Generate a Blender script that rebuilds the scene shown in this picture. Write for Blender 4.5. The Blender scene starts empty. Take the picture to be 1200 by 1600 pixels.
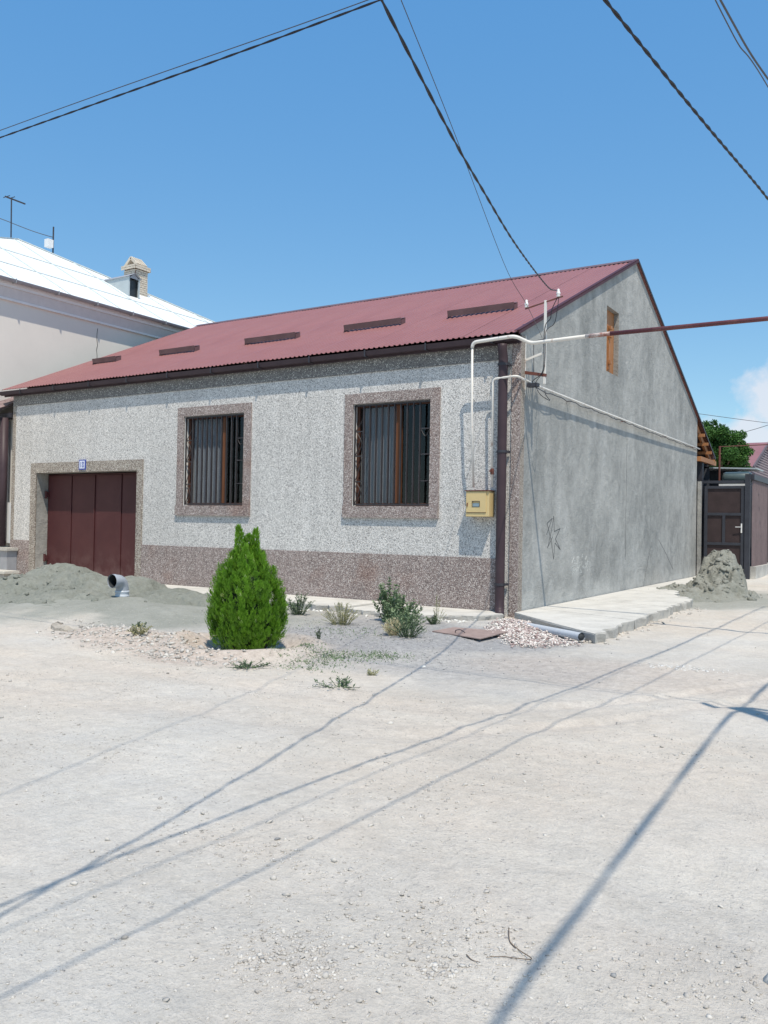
import bpy, bmesh, math, random
import numpy as np
from mathutils import Vector, Matrix, noise as mnoise
random.seed(7); rng = np.random.default_rng(7)
S = bpy.context.scene; COL = S.collection
PI = math.pi

# ------------------------------------------------------------------ camera
cam_d = bpy.data.cameras.new('camera'); cam = bpy.data.objects.new('camera', cam_d); COL.objects.link(cam)
cam.matrix_world = Matrix(((0.84574944, -0.00676918, 0.53353731, 5.64390457),
                           (0.53329288, -0.02208905, -0.84564223, -13.19774504),
                           (0.01750964, 0.99973309, -0.01507185, 1.5),
                           (0, 0, 0, 1)))
cam_d.sensor_fit = 'HORIZONTAL'; cam_d.sensor_width = 36; cam_d.lens = 1339.9 / 1200 * 36
cam_d.clip_start = 0.05; cam_d.clip_end = 3000
S.camera = cam

# ------------------------------------------------------------------ sky and sun
SUNV = Vector((1, -1, 2.8)).normalized(); SUN_EL = math.asin(SUNV.z)
W = bpy.data.worlds.new('World'); S.world = W; W.use_nodes = True
wn = W.node_tree; wn.nodes.clear()
def wnode(t, **k):
    n = wn.nodes.new(t)
    for a, v in k.items(): setattr(n, a, v)
    return n
sky = wnode('ShaderNodeTexSky', sky_type='NISHITA', sun_disc=False, sun_elevation=SUN_EL,
            sun_rotation=math.radians(135), altitude=900, air_density=1.0, dust_density=0.6, ozone_density=1.6)
bgn = wnode('ShaderNodeBackground'); bgn.inputs[1].default_value = 0.105
outw = wnode('ShaderNodeOutputWorld')
tc = wnode('ShaderNodeTexCoord')
def wmath(op, a, b=None, clamp=False):
    n = wnode('ShaderNodeMath', operation=op, use_clamp=clamp)
    for i, v in enumerate((a, b)):
        if v is None: continue
        if isinstance(v, (int, float)): n.inputs[i].default_value = v
        else: wn.links.new(v, n.inputs[i])
    return n.outputs[0]
sep = wnode('ShaderNodeSeparateXYZ'); wn.links.new(tc.outputs['Generated'], sep.inputs[0])
nz = wnode('ShaderNodeTexNoise'); nz.inputs['Scale'].default_value = 26; nz.inputs['Detail'].default_value = 9; nz.inputs['Roughness'].default_value = 0.58
wn.links.new(tc.outputs['Generated'], nz.inputs['Vector'])
nb = wnode('ShaderNodeTexNoise'); nb.inputs['Scale'].default_value = 3.1; nb.inputs['Detail'].default_value = 3
wn.links.new(tc.outputs['Generated'], nb.inputs['Vector'])
def blob(c, r, stretch):
    m = wnode('ShaderNodeMapping'); m.inputs['Location'].default_value = tuple(-c[i] * stretch[i] for i in range(3)); m.inputs['Scale'].default_value = stretch
    wn.links.new(tc.outputs['Generated'], m.inputs[0])
    l = wnode('ShaderNodeVectorMath', operation='LENGTH'); wn.links.new(m.outputs[0], l.inputs[0])
    return wmath('SUBTRACT', 1.0, wmath('DIVIDE', l.outputs['Value'], r))
b1 = blob((-.118, .981, .134), .052, (1, 1, 1.1))
b2 = blob((-.165, .981, .098), .06, (.8, 1, 1.7))
band = wmath('MULTIPLY', wmath('SUBTRACT', nb.outputs[0], .56), 5.0)
lowb = wmath('SUBTRACT', band, wmath('MULTIPLY', wmath('ABSOLUTE', wmath('SUBTRACT', sep.outputs[2], .08)), 16.0))
mx = wmath('MAXIMUM', wmath('MAXIMUM', b1, b2), wmath('MINIMUM', lowb, .6))
cl = wmath('ADD', mx, wmath('MULTIPLY', wmath('SUBTRACT', nz.outputs[0], .5), 1.9))
cl = wmath('MULTIPLY', cl, 2.0, True)
cl = wmath('MULTIPLY', cl, wmath('MULTIPLY', sep.outputs[2], 30.0, True), True)
cm = wnode('ShaderNodeMix', data_type='RGBA'); wn.links.new(wmath('MULTIPLY', cl, .85), cm.inputs[0])
grade = wnode('ShaderNodeVectorMath', operation='MULTIPLY_ADD'); wn.links.new(sky.outputs[0], grade.inputs[0])
grade.inputs[1].default_value = (1.15, 1.05, .60); grade.inputs[2].default_value = (.02, 1.50, 4.75)
wn.links.new(grade.outputs[0], cm.inputs[6]); cm.inputs[7].default_value = (7.4, 7.8, 8.6, 1)
wn.links.new(cm.outputs[2], bgn.inputs[0]); wn.links.new(bgn.outputs[0], outw.inputs[0])

sun_d = bpy.data.lights.new('sun', 'SUN'); sun_d.energy = 4.7; sun_d.angle = math.radians(0.5); sun_d.color = (1, .915, .775)
sun = bpy.data.objects.new('sun', sun_d); COL.objects.link(sun)
sun.rotation_euler = SUNV.to_track_quat('Z', 'Y').to_euler()

S.view_settings.view_transform = 'Standard'; S.view_settings.look = 'None'
S.view_settings.exposure = 0.0; S.view_settings.gamma = 1.0; S.view_settings.use_curve_mapping = False

# ------------------------------------------------------------------ materials
MATS = {}
class MT:
    def __init__(s, name, rough=.8, spec=.3, metal=0):
        s.m = bpy.data.materials.new(name); s.m.use_nodes = True; s.t = s.m.node_tree; MATS[name] = s.m
        s.b = s.t.nodes['Principled BSDF']; s.b.inputs['Roughness'].default_value = rough
        s.b.inputs['Specular IOR Level'].default_value = spec; s.b.inputs['Metallic'].default_value = metal
        s.o = s.n('ShaderNodeTexCoord').outputs['Object']
    def n(s, t, **k):
        x = s.t.nodes.new(t)
        for a, v in k.items(): setattr(x, a, v)
        return x
    def L(s, a, b): s.t.links.new(a, b)
    def mapped(s, sc):
        m = s.n('ShaderNodeMapping'); m.inputs['Scale'].default_value = sc; s.L(s.o, m.inputs[0]); return m.outputs[0]
    def noise(s, scale, detail=4, rough=.55, vec=None, dist=0):
        x = s.n('ShaderNodeTexNoise'); x.inputs['Scale'].default_value = scale; x.inputs['Detail'].default_value = detail
        x.inputs['Roughness'].default_value = rough; x.inputs['Distortion'].default_value = dist
        s.L(vec if vec is not None else s.o, x.inputs['Vector']); return x.outputs[0]
    def ramp(s, f, *st, interp='LINEAR'):
        r = s.n('ShaderNodeValToRGB'); e = r.color_ramp.elements; r.color_ramp.interpolation = interp
        while len(e) < len(st): e.new(.5)
        for i, (p, c) in enumerate(st):
            e[i].position = p; e[i].color = (c, c, c, 1) if isinstance(c, (int, float)) else (*c, 1)
        s.L(f, r.inputs[0]); return r.outputs[0]
    def mix(s, f, a, b, bt='MIX'):
        x = s.n('ShaderNodeMix', data_type='RGBA', blend_type=bt)
        for i, v in ((0, f), (6, a), (7, b)):
            if isinstance(v, (int, float)): x.inputs[i].default_value = v if i == 0 else (v, v, v, 1)
            elif isinstance(v, tuple): x.inputs[i].default_value = (*v, 1)
            else: s.L(v, x.inputs[i])
        return x.outputs[2]
    def math(s, op, a, b, clamp=False):
        x = s.n('ShaderNodeMath', operation=op, use_clamp=clamp)
        for i, v in enumerate((a, b)):
            if isinstance(v, (int, float)): x.inputs[i].default_value = v
            else: s.L(v, x.inputs[i])
        return x.outputs[0]
    def attr(s, nm): return s.n('ShaderNodeAttribute', attribute_name=nm).outputs['Fac']
    def col(s, c):
        if isinstance(c, tuple): s.b.inputs['Base Color'].default_value = (*c, 1)
        else: s.L(c, s.b.inputs['Base Color'])
        return s
    def bump(s, h, strength=.5, dist=.01):
        x = s.n('ShaderNodeBump'); x.inputs['Strength'].default_value = strength; x.inputs['Distance'].default_value = dist
        s.L(h, x.inputs['Height'])
        prev = s.b.inputs['Normal'].links
        if prev: s.L(prev[0].from_socket, x.inputs['Normal'])
        s.L(x.outputs[0], s.b.inputs['Normal']); return s

def simple(name, c, rough=.7, spec=.3, metal=0, var=.18, scale=6, bump=.0):
    m = MT(name, rough, spec, metal)
    n = m.noise(scale, 6, .65)
    f = m.ramp(n, (.25, 1 - var), (.75, 1 + var))
    m.col(m.mix(1.0, c, f, 'MULTIPLY'))
    if bump: m.bump(m.noise(scale * 9, 4), bump, .004)
    return m

def pebbledash(name, stops, scale=80, stain=None, grout=(.2, .2, .2)):
    m = MT(name, .85, .2)
    v = m.n('ShaderNodeTexVoronoi', feature='F1'); v.inputs['Scale'].default_value = scale; m.L(m.o, v.inputs['Vector'])
    sx = m.n('ShaderNodeSeparateColor'); m.L(v.outputs['Color'], sx.inputs[0])
    c = m.ramp(sx.outputs[0], *stops, interp='CONSTANT')
    gap = m.ramp(v.outputs['Distance'], (.42, 0), (.62, 1))
    c = m.mix(m.math('MULTIPLY', gap, .75), c, grout)
    big = m.ramp(m.noise(.55, 5, .6), (.3, .93), (.7, 1.05))
    c = m.mix(1.0, c, big, 'MULTIPLY')
    # faint vertical streaks of dirt
    st = m.ramp(m.noise(1.0, 5, .6, m.mapped((5, 5, .35))), (.35, .92), (.65, 1.03))
    c = m.mix(1.0, c, st, 'MULTIPLY')
    if stain:
        f = m.ramp(m.noise(.9, 4, .6, dist=.3), (.56, 0), (.72, .55))
        c = m.mix(f, c, m.mix(1.0, c, stain, 'MULTIPLY'))
    m.col(c)
    m.bump(m.math('SUBTRACT', 1.0, v.outputs['Distance']), .5, .007)
    return m
pebbledash('pebble_white', [(0, (.86, .83, .80)), (.40, (.70, .68, .655)), (.64, (.50, .48, .465)), (.80, (.24, .23, .225)), (.91, (.09, .085, .085))], scale=88, grout=(.44, .43, .42))
pebbledash('pebble_brown', [(0, (.72, .66, .62)), (.16, (.44, .37, .345)), (.44, (.33, .265, .245)), (.72, (.20, .15, .14)), (.90, (.09, .07, .065))],
           stain=(.80, .58, .50), grout=(.21, .175, .17))
pebbledash('pebble_grey', [(0, (.80, .78, .70)), (.08, (.30, .285, .27)), (.45, (.22, .21, .20)), (.8, (.11, .105, .105))], grout=(.13, .125, .125))
pebbledash('pebble_tan', [(0, (.72, .68, .6)), (.2, (.46, .41, .35)), (.45, (.33, .28, .24)), (.7, (.20, .16, .14)), (.9, (.09, .07, .06))], grout=(.22, .19, .17))

def plaster(name, base, dark, light, streak=1.0):
    m = MT(name, .9, .15)
    a = m.noise(.7, 8, .62, dist=.4); b = m.noise(5, 8, .7); st = m.noise(1, 7, .65, m.mapped((1.7, 1.7, .75)))
    c = m.mix(m.ramp(a, (.32, 0), (.66, 1)), dark, base)
    c = m.mix(m.ramp(st, (.48, 0), (.72, .8 * streak)), c, light)
    c = m.mix(1.0, c, m.ramp(b, (.25, .80), (.75, 1.14)), 'MULTIPLY')
    sp = m.ramp(m.noise(34, 3, .6), (.30, .6), (.38, 1.0))
    c = m.mix(1.0, c, sp, 'MULTIPLY')
    # damp, dusty foot of the wall: paler crust close to the ground
    g = m.n('ShaderNodeSeparateXYZ'); m.L(m.o, g.inputs[0])
    hgt = m.math('ADD', g.outputs[2], m.math('MULTIPLY', m.noise(2.4, 6, .7), -1.2))
    c = m.mix(m.ramp(hgt, (-.42, .75), (-.12, 0)) if False else m.math('MULTIPLY', m.math('SUBTRACT', -.12, hgt, True), 2.0, True), c, tuple(x * 1.25 for x in base))
    m.col(c)
    m.bump(m.noise(2.4, 6, .6, dist=.6), .75, .05)
    m.bump(m.noise(1, 6, .7, m.mapped((9, 9, 26)), dist=.8), .6, .014); m.bump(m.noise(16, 6, .7), .6, .014); m.bump(m.noise(90, 3, .6), .5, .003)
    return m
plaster('cement_plaster', (.385, .385, .372), (.245, .25, .245), (.49, .49, .48), .75)
plaster('cement_raw', (.36, .35, .33), (.24, .235, .225), (.44, .43, .41))
m = plaster('pale_concrete', (.47, .455, .425), (.38, .365, .34), (.54, .525, .49), .6)
simple('beige_render', (.70, .665, .615), .9, .15, var=.04, scale=1.2)
simple('white_paint', (.74, .74, .74), .5, .3, var=.05, scale=3)
simple('soffit_grey', (.60, .60, .61), .8, .2, var=.07)
simple('gutter_grey', (.30, .31, .34), .5, .4, var=.12)
m = MT('roof_metal', .42, .4)
n1 = m.noise(.8, 5, .6); st = m.noise(1, 6, .7, m.mapped((3, .5, 1)))
c = m.mix(m.ramp(n1, (.3, 0), (.7, 1)), (.265, .112, .108), (.295, .130, .124))
c = m.mix(1.0, c, m.ramp(st, (.3, .93), (.7, 1.05)), 'MULTIPLY'); c = m.mix(m.ramp(m.noise(1.7, 7, .7), (.55, 0), (.78, .15)), c, (.36, .24, .21)); m.col(c)
m = MT('roof_metal_dark', .45, .4); m.col(m.mix(m.ramp(m.noise(3, 5), (.3, 0), (.7, 1)), (.12, .068, .070), (.165, .098, .10)))
m = MT('brown_enamel', .5, .25); m.col(m.mix(m.ramp(m.noise(2.3, 6, .65), (.3, 0), (.7, 1)), (.042, .027, .034), (.060, .040, .047)))
m = MT('maroon_paint', .5, .25)
dirt = m.n('ShaderNodeSeparateXYZ'); m.L(m.o, dirt.inputs[0])
f = m.math('MULTIPLY', m.math('SUBTRACT', .9, dirt.outputs[2], True), m.ramp(m.noise(3, 6, .7), (.42, 0), (.8, 1.0)), True)
m.col(m.mix(f, m.mix(m.ramp(m.noise(1.4, 6, .6), (.3, 0), (.7, 1)), (.062, .019, .021), (.082, .027, .028)), (.20, .13, .12)))
m = MT('white_roof', .35, .4); m.col(m.mix(m.ramp(m.noise(.6, 7, .65), (.35, 0), (.7, 1)), (.78, .82, .83), (.86, .88, .88)))
simple('seam_grey', (.52, .57, .58), .6)
simple('dark_iron', (.035, .035, .045), .55, .4, var=.3)
simple('grille_iron', (.038, .033, .036), .5, .4, var=.3)
simple('gate_panel', (.042, .028, .029), .6, .3, var=.25, scale=4)
simple('gate_frame', (.035, .038, .05), .5, .4, var=.25, scale=4)
m = MT('wood_orange', .6, .3); w_ = m.noise(3, 6, .6, m.mapped((14, 14, 1.2)))
m.col(m.mix(m.ramp(w_, (.3, 0), (.7, 1)), (.27, .115, .045), (.40, .19, .085)))
m = MT('wood_brown', .5, .4); w_ = m.noise(3, 6, .6, m.mapped((14, 14, 1.2)))
m.col(m.mix(m.ramp(w_, (.3, 0), (.7, 1)), (.055, .022, .016), (.10, .040, .024)))
m = MT('wood_mid', .6, .3); w_ = m.noise(3, 6, .6, m.mapped((14, 14, 1.2)))
m.col(m.mix(m.ramp(w_, (.3, 0), (.7, 1)), (.13, .05, .024), (.19, .078, .036)))
def worn(name, base, rust, lo=.55, hi=.68, rough=.5, scale=4):
    m = MT(name, rough, .4)
    c = m.mix(m.ramp(m.noise(scale, 8, .7), (lo, 0), (hi, 1)), base, rust)
    m.col(m.mix(1.0, c, m.ramp(m.noise(2, 5), (.3, .88), (.7, 1.06)), 'MULTIPLY')); m.bump(m.noise(40, 3), .25, .002)
    return m
worn('pipe_white', (.70, .67, .63), (.30, .17, .11), .58, .70)
worn('pipe_rust', (.13, .040, .045), (.20, .085, .075), .5, .75)
worn('pipe_half', (.62, .58, .55), (.26, .10, .08), .48, .60, scale=2.2)
worn('meter_yellow', (.60, .46, .23), (.34, .17, .07), .60, .74, scale=5)
worn('rust', (.15, .05, .035), (.09, .05, .045), .5, .7)
simple('porcelain', (.80, .80, .79), .2, .5, var=.03)
simple('wire_black', (.018, .018, .024), .5, .3)
simple('wire_grey', (.07, .07, .08), .5, .3)
simple('curtain', (.38, .375, .39), .9, .1, var=.08, scale=2)
simple('room_dark', (.06, .055, .055), .9, .1)
simple('pvc_grey', (.34, .37, .42), .35, .5, var=.05)
simple('pvc_white', (.50, .54, .60), .35, .5, var=.08, scale=9)
simple('pvc_inside', (.045, .05, .055), .7, .2)
simple('blue_enamel', (.05, .08, .36), .3, .5, var=.05)
simple('white_enamel', (.72, .76, .85), .3, .5, var=.03)
simple('glass_meter', (.20, .28, .34), .1, .6)
simple('meter_dark', (.03, .035, .04), .4, .4)
simple('brick_cream', (.56, .50, .42), .9, .15, var=.18, scale=5)
simple('brick_soot', (.12, .06, .05), .9, .15)
simple('tile_brown', (.22, .16, .16), .6, .3, var=.2, scale=7)
simple('tin_grey', (.40, .45, .47), .5, .4, var=.08, scale=2)
simple('block_pink', (.45, .36, .36), .9, .15, var=.2, scale=3)
simple('block_dark', (.13, .11, .13), .9, .15, var=.2, scale=3)
simple('bark', (.16, .12, .09), .95, .1, var=.3, scale=9, bump=.5)
simple('plate_rust', (.30, .225, .205), .7, .25, var=.25, scale=7, bump=.3)
simple('tank_green', (.07, .10, .105), .35, .5, var=.15)
simple('tarp', (.06, .065, .08), .8, .2, var=.2)
simple('ink_black', (.07, .075, .08), .8, .2)
simple('chalk', (.60, .62, .61), .9, .1, var=.1, scale=20)
# glass that both reflects and shows the room
m = MT('pane_glass', .03, .5); m.col((.9, .92, .93)); m.b.inputs['Roughness'].default_value = .02
tr = m.n('ShaderNodeBsdfTransparent'); tr.inputs[0].default_value = (.80, .82, .84, 1); gl = m.n('ShaderNodeBsdfGlossy'); gl.inputs['Roughness'].default_value = .03
fr = m.n('ShaderNodeFresnel'); fr.inputs[0].default_value = 1.5; ms = m.n('ShaderNodeMixShader')
bf = m.n('ShaderNodeNewGeometry').outputs['Backfacing']; m.L(m.math('MULTIPLY', fr.outputs[0], m.math('SUBTRACT', 1.0, bf)), ms.inputs[0]); m.L(tr.outputs[0], ms.inputs[1]); m.L(gl.outputs[0], ms.inputs[2])
m.L(ms.outputs[0], m.t.nodes['Material Output'].inputs[0])
# foliage
def foliage(name, a, b, c2=None, rough=.55, trans=.25):
    m = MT(name, rough, .35)
    r = m.attr('tint')
    c = m.mix(r, a, b)
    if c2: c = m.mix(m.ramp(r, (.90, 0), (.97, 1)), c, c2)
    m.col(c)
    if trans:
        t = m.n('ShaderNodeBsdfTranslucent'); m.L(c, t.inputs[0]); x = m.n('ShaderNodeMixShader'); x.inputs[0].default_value = trans
        m.L(m.b.outputs[0], x.inputs[1]); m.L(t.outputs[0], x.inputs[2]); m.L(x.outputs[0], m.t.nodes['Material Output'].inputs[0])
    return m
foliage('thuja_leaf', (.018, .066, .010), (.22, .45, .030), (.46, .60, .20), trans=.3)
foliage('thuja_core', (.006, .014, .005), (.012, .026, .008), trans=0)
foliage('tree_leaf', (.028, .085, .022), (.11, .24, .055))
foliage('weed_green', (.09, .15, .075), (.26, .34, .19))
foliage('weed_dark', (.06, .10, .055), (.19, .25, .14))
foliage('weed_dry', (.24, .25, .13), (.46, .42, .24))
foliage('weed_straw', (.52, .47, .30), (.66, .60, .42))

# ground: dust, grey-green sand, dark gravel, pink soil chosen by attributes of the sheet
def ground_mat():
    m = MT('ground_dust', .95, .12)
    big = m.noise(.22, 6, .6); mid = m.noise(1.3, 8, .65, dist=.5); fine = m.noise(14, 7, .72); grit = m.noise(70, 4, .7)
    streak = m.noise(1, 7, .62, m.mapped((.35, 2.4, 1)))
    dust = m.mix(m.ramp(big, (.42, 0), (.58, 1)), (.565, .505, .44), (.52, .495, .46))
    dust = m.mix(m.ramp(streak, (.42, 0), (.66, .5)), dust, (.60, .56, .50))
    dust = m.mix(m.ramp(mid, (.52, 0), (.74, .7)), dust, (.47, .435, .39))
    sand = m.mix(m.ramp(mid, (.35, 0), (.7, 1)), (.27, .275, .245), (.345, .345, .315))
    grav = m.mix(m.ramp(fine, (.32, 0), (.72, 1)), (.22, .22, .235), (.40, .395, .395))
    pink = m.mix(m.ramp(fine, (.3, 0), (.7, 1)), (.42, .345, .295), (.58, .51, .455))
    dust = m.mix(1.0, dust, m.ramp(m.noise(.45, 7, .68, dist=.8), (.36, .94), (.64, 1.08)), 'MULTIPLY')
    c = m.mix(m.attr('gravel'), dust, grav); c = m.mix(m.attr('sand'), c, sand); c = m.mix(m.attr('soil'), c, pink)
    c = m.mix(1.0, c, m.ramp(fine, (.25, .86), (.72, 1.09)), 'MULTIPLY'); c = m.mix(1.0, c, m.ramp(grit, (.28, .86), (.62, 1.06)), 'MULTIPLY')
    v = m.n('ShaderNodeTexVoronoi', feature='F1'); v.inputs['Scale'].default_value = 42; m.L(m.o, v.inputs['Vector'])
    sx = m.n('ShaderNodeSeparateColor'); m.L(v.outputs['Color'], sx.inputs[0])
    dens = m.ramp(m.noise(1.1, 6, .7), (.46, .0), (.72, .26))
    ispeb = m.math('GREATER_THAN', m.math('ADD', dens, m.math('MULTIPLY', m.attr('gravel'), .35)), sx.outputs[1])
    inside = m.ramp(v.outputs['Distance'], (.22, 1), (.34, 0))
    pb = m.math('MULTIPLY', ispeb, inside)
    pc = m.ramp(sx.outputs[0], (0, (.62, .58, .54)), (.45, (.50, .46, .43)), (.75, (.36, .33, .32)), interp='CONSTANT')
    c = m.mix(m.math('MULTIPLY', pb, .8), c, pc)
    m.col(c)
    m.bump(mid, .6, .09); m.bump(fine, .8, .025); m.bump(grit, .8, .007); m.bump(pb, .7, .008)
ground_mat()
def sand_mat(name, a, b):
    m = MT(name, .96, .1)
    n = m.noise(1.6, 8, .66, dist=.6); f = m.noise(22, 6, .7)
    c = m.mix(m.ramp(n, (.32, 0), (.7, 1)), a, b)
    c = m.mix(1.0, c, m.ramp(f, (.25, .84), (.75, 1.1)), 'MULTIPLY'); m.col(c)
    m.bump(n, .6, .08); m.bump(f, .8, .03); m.bump(m.noise(7, 6, .7, dist=1.2), .7, .06); m.bump(m.noise(110, 3), .7, .005)
sand_mat('sand_green', (.225, .235, .205), (.30, .305, .272))
sand_mat('sand_fine', (.25, .255, .225), (.32, .32, .29))
def stone_mat(name, lo, hi):
    m = MT(name, .9, .15); r = m.attr('tint'); c = m.mix(r, lo, hi)
    m.col(m.mix(1.0, c, m.ramp(m.noise(30, 5, .7), (.25, .85), (.75, 1.1)), 'MULTIPLY')); m.bump(m.noise(60, 4), .4, .004)
sand_mat('soil_crust', (.42, .37, .31), (.52, .47, .41))
stone_mat('stone_pale', (.36, .335, .31), (.58, .55, .51))
stone_mat('stone_pink', (.36, .25, .24), (.80, .76, .71))
stone_mat('stone_white', (.60, .58, .55), (.74, .73, .70))
stone_mat('stone_grey', (.22, .22, .225), (.46, .455, .44))

# ------------------------------------------------------------------ mesh helpers
class MB:
    def __init__(s): s.v = []; s.f = []; s.mi = []; s.cur = 0
    def add(s, vs, fs):
        o = len(s.v); s.v += [tuple(p) for p in vs]; s.f += [tuple(i + o for i in f) for f in fs]; s.mi += [s.cur] * len(fs); return s
    def quad(s, a, b, c, d): return s.add([a, b, c, d], [(0, 1, 2, 3)])
    def box(s, x0, x1, y0, y1, z0, z1):
        return s.add([(x0, y0, z0), (x1, y0, z0), (x1, y1, z0), (x0, y1, z0), (x0, y0, z1), (x1, y0, z1), (x1, y1, z1), (x0, y1, z1)],
                     [(0, 3, 2, 1), (4, 5, 6, 7), (0, 1, 5, 4), (1, 2, 6, 5), (2, 3, 7, 6), (3, 0, 4, 7)])
    def bar(s, a, b, w, h, up=(0, 0, 1)):
        a = Vector(a); b = Vector(b); d = (b - a).normalized(); u = Vector(up)
        if abs(d.dot(u)) > .98: u = Vector((0, 1, 0))
        r = d.cross(u).normalized() * w / 2; u = r.cross(d).normalized() * h / 2
        vs = [a - r - u, a + r - u, a + r + u, a - r + u, b - r - u, b + r - u, b + r + u, b - r + u]
        return s.add(vs, [(0, 1, 2, 3), (4, 7, 6, 5), (0, 4, 5, 1), (1, 5, 6, 2), (2, 6, 7, 3), (3, 7, 4, 0)])
    def tube(s, pts, r, n=8, cap=True, r2=None):
        pts = [Vector(p) for p in pts]; o = len(s.v); N = len(pts); u = None
        for i, p in enumerate(pts):
            d = (pts[min(i + 1, N - 1)] - pts[max(i - 1, 0)]).normalized()
            if u is None: u = d.orthogonal().normalized()
            u = (u - d * u.dot(d)).normalized(); w = d.cross(u)
            rr = r if r2 is None else r + (r2 - r) * i / (N - 1)
            for k in range(n):
                a = 2 * PI * k / n; s.v.append(tuple(p + (u * math.cos(a) + w * math.sin(a)) * rr))
        for i in range(N - 1):
            for k in range(n):
                s.f.append((o + i * n + k, o + i * n + (k + 1) % n, o + (i + 1) * n + (k + 1) % n, o + (i + 1) * n + k)); s.mi.append(s.cur)
        if cap:
            s.f.append(tuple(o + k for k in range(n))[::-1]); s.mi.append(s.cur)
            s.f.append(tuple(o + (N - 1) * n + k for k in range(n))); s.mi.append(s.cur)
        return s
    def lathe(s, prof, c, axis=(0, 0, 1), n=12):
        ax = Vector(axis).normalized(); u = ax.orthogonal().normalized(); w = ax.cross(u); o = len(s.v)
        for r, h in prof:
            for k in range(n):
                a = 2 * PI * k / n; s.v.append(tuple(Vector(c) + ax * h + (u * math.cos(a) + w * math.sin(a)) * r))
        for i in range(len(prof) - 1):
            for k in range(n):
                s.f.append((o + i * n + k, o + i * n + (k + 1) % n, o + (i + 1) * n + (k + 1) % n, o + (i + 1) * n + k)); s.mi.append(s.cur)
        return s
    def build(s, name, mats, parent=None, smooth=False, kind=None, bevel=0, label=None, loc=None):
        me = bpy.data.meshes.new(name)
        if loc is not None:
            lv = Vector(loc); vs = [tuple(Vector(p) - lv) for p in s.v]
        else: vs = s.v
        me.from_pydata(vs, [], s.f)
        if isinstance(mats, str): mats = [mats]
        for m_ in mats: me.materials.append(MATS[m_])
        if len(mats) > 1: me.polygons.foreach_set('material_index', s.mi)
        if smooth: me.polygons.foreach_set('use_smooth', [True] * len(me.polygons))
        me.update()
        return link(name, me, parent, kind, bevel, label, loc)
def link(name, me, parent=None, kind=None, bevel=0, label=None, loc=None):
    o = bpy.data.objects.new(name, me); COL.objects.link(o)
    if loc is not None: o.location = loc
    if parent is not None:
        o.parent = parent
        pm = parent
        off = Vector((0, 0, 0))
        while pm is not None: off += pm.location; pm = pm.parent
        o.location = Vector(o.location) - off
    if kind: o['kind'] = kind
    if label: o['label'] = label
    if bevel:
        b = o.modifiers.new('bevel', 'BEVEL'); b.width = bevel; b.segments = 2; b.limit_method = 'ANGLE'
    return o
GROUPS = {'cable': 'overhead cables and wires', 'weed': 'weeds growing before the house', 'sand heap': 'heaps of sand by the house', 'rock': 'single rocks on the road', 'twig': 'dry twigs on the road'}
def tag(o, label, cat, group=None, kind=None):
    o['label'] = label; o['category'] = cat; group = group or GROUPS.get(cat)
    if group: o['group'] = group
    if kind: o['kind'] = kind
    return o
def empty(name, loc, label, cat, group=None):
    o = bpy.data.objects.new(name, None); COL.objects.link(o); o.location = loc; o.empty_display_size = .2
    return tag(o, label, cat, group)
def sag(a, b, s, n=24):
    a = Vector(a); b = Vector(b)
    return [a.lerp(b, t / n) + Vector((0, 0, -4 * s * (t / n) * (1 - t / n))) for t in range(n + 1)]
def spline(pts, n=10):
    P = [Vector(p) for p in pts]; P = [P[0] * 2 - P[1]] + P + [P[-1] * 2 - P[-2]]; out = []
    for i in range(1, len(P) - 2):
        for k in range(n):
            t = k / n; p0, p1, p2, p3 = P[i - 1:i + 3]
            out.append(.5 * ((2 * p1) + (p2 - p0) * t + (2 * p0 - 5 * p1 + 4 * p2 - p3) * t * t + (3 * p1 - p0 - 3 * p2 + p3) * t ** 3))
    out.append(P[-2]); return out
def rounded(pts, r=.06, n=5):
    P = [Vector(p) for p in pts]; out = [P[0]]
    for i in range(1, len(P) - 1):
        a = (P[i - 1] - P[i]); b = (P[i + 1] - P[i]); k = min(r, a.length * .45, b.length * .45)
        p0 = P[i] + a.normalized() * k; p1 = P[i] + b.normalized() * k
        for j in range(n + 1):
            t = j / n; out.append(p0 * (1 - t) ** 2 + P[i] * 2 * t * (1 - t) + p1 * t * t)
    out.append(P[-1]); return out

# ------------------------------------------------------------------ ground sheet
def vnoise(x, y, sc, seed, octv=4):
    out = np.zeros_like(x); amp = 1; tot = 0
    for o in range(octv):
        r = np.random.default_rng(seed + o * 17); g = r.random((128, 128)) * 2 - 1
        fx = x * sc + 37.3 * (o + 1); fy = y * sc + 11.7 * (o + 1); ix = np.floor(fx).astype(int); iy = np.floor(fy).astype(int)
        tx = fx - ix; ty = fy - iy; tx = tx * tx * (3 - 2 * tx); ty = ty * ty * (3 - 2 * ty)
        a = g[ix % 128, iy % 128]; b = g[(ix + 1) % 128, iy % 128]; c = g[ix % 128, (iy + 1) % 128]; d = g[(ix + 1) % 128, (iy + 1) % 128]
        out += amp * ((a * (1 - tx) + b * tx) * (1 - ty) + (c * (1 - tx) + d * tx) * ty); tot += amp; amp *= .5; sc *= 2.03
    return out / tot
def sstep(a, b, x): t = np.clip((x - a) / (b - a), 0, 1); return t * t * (3 - 2 * t)
BUSH = (-1.34, -5.22)
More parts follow.
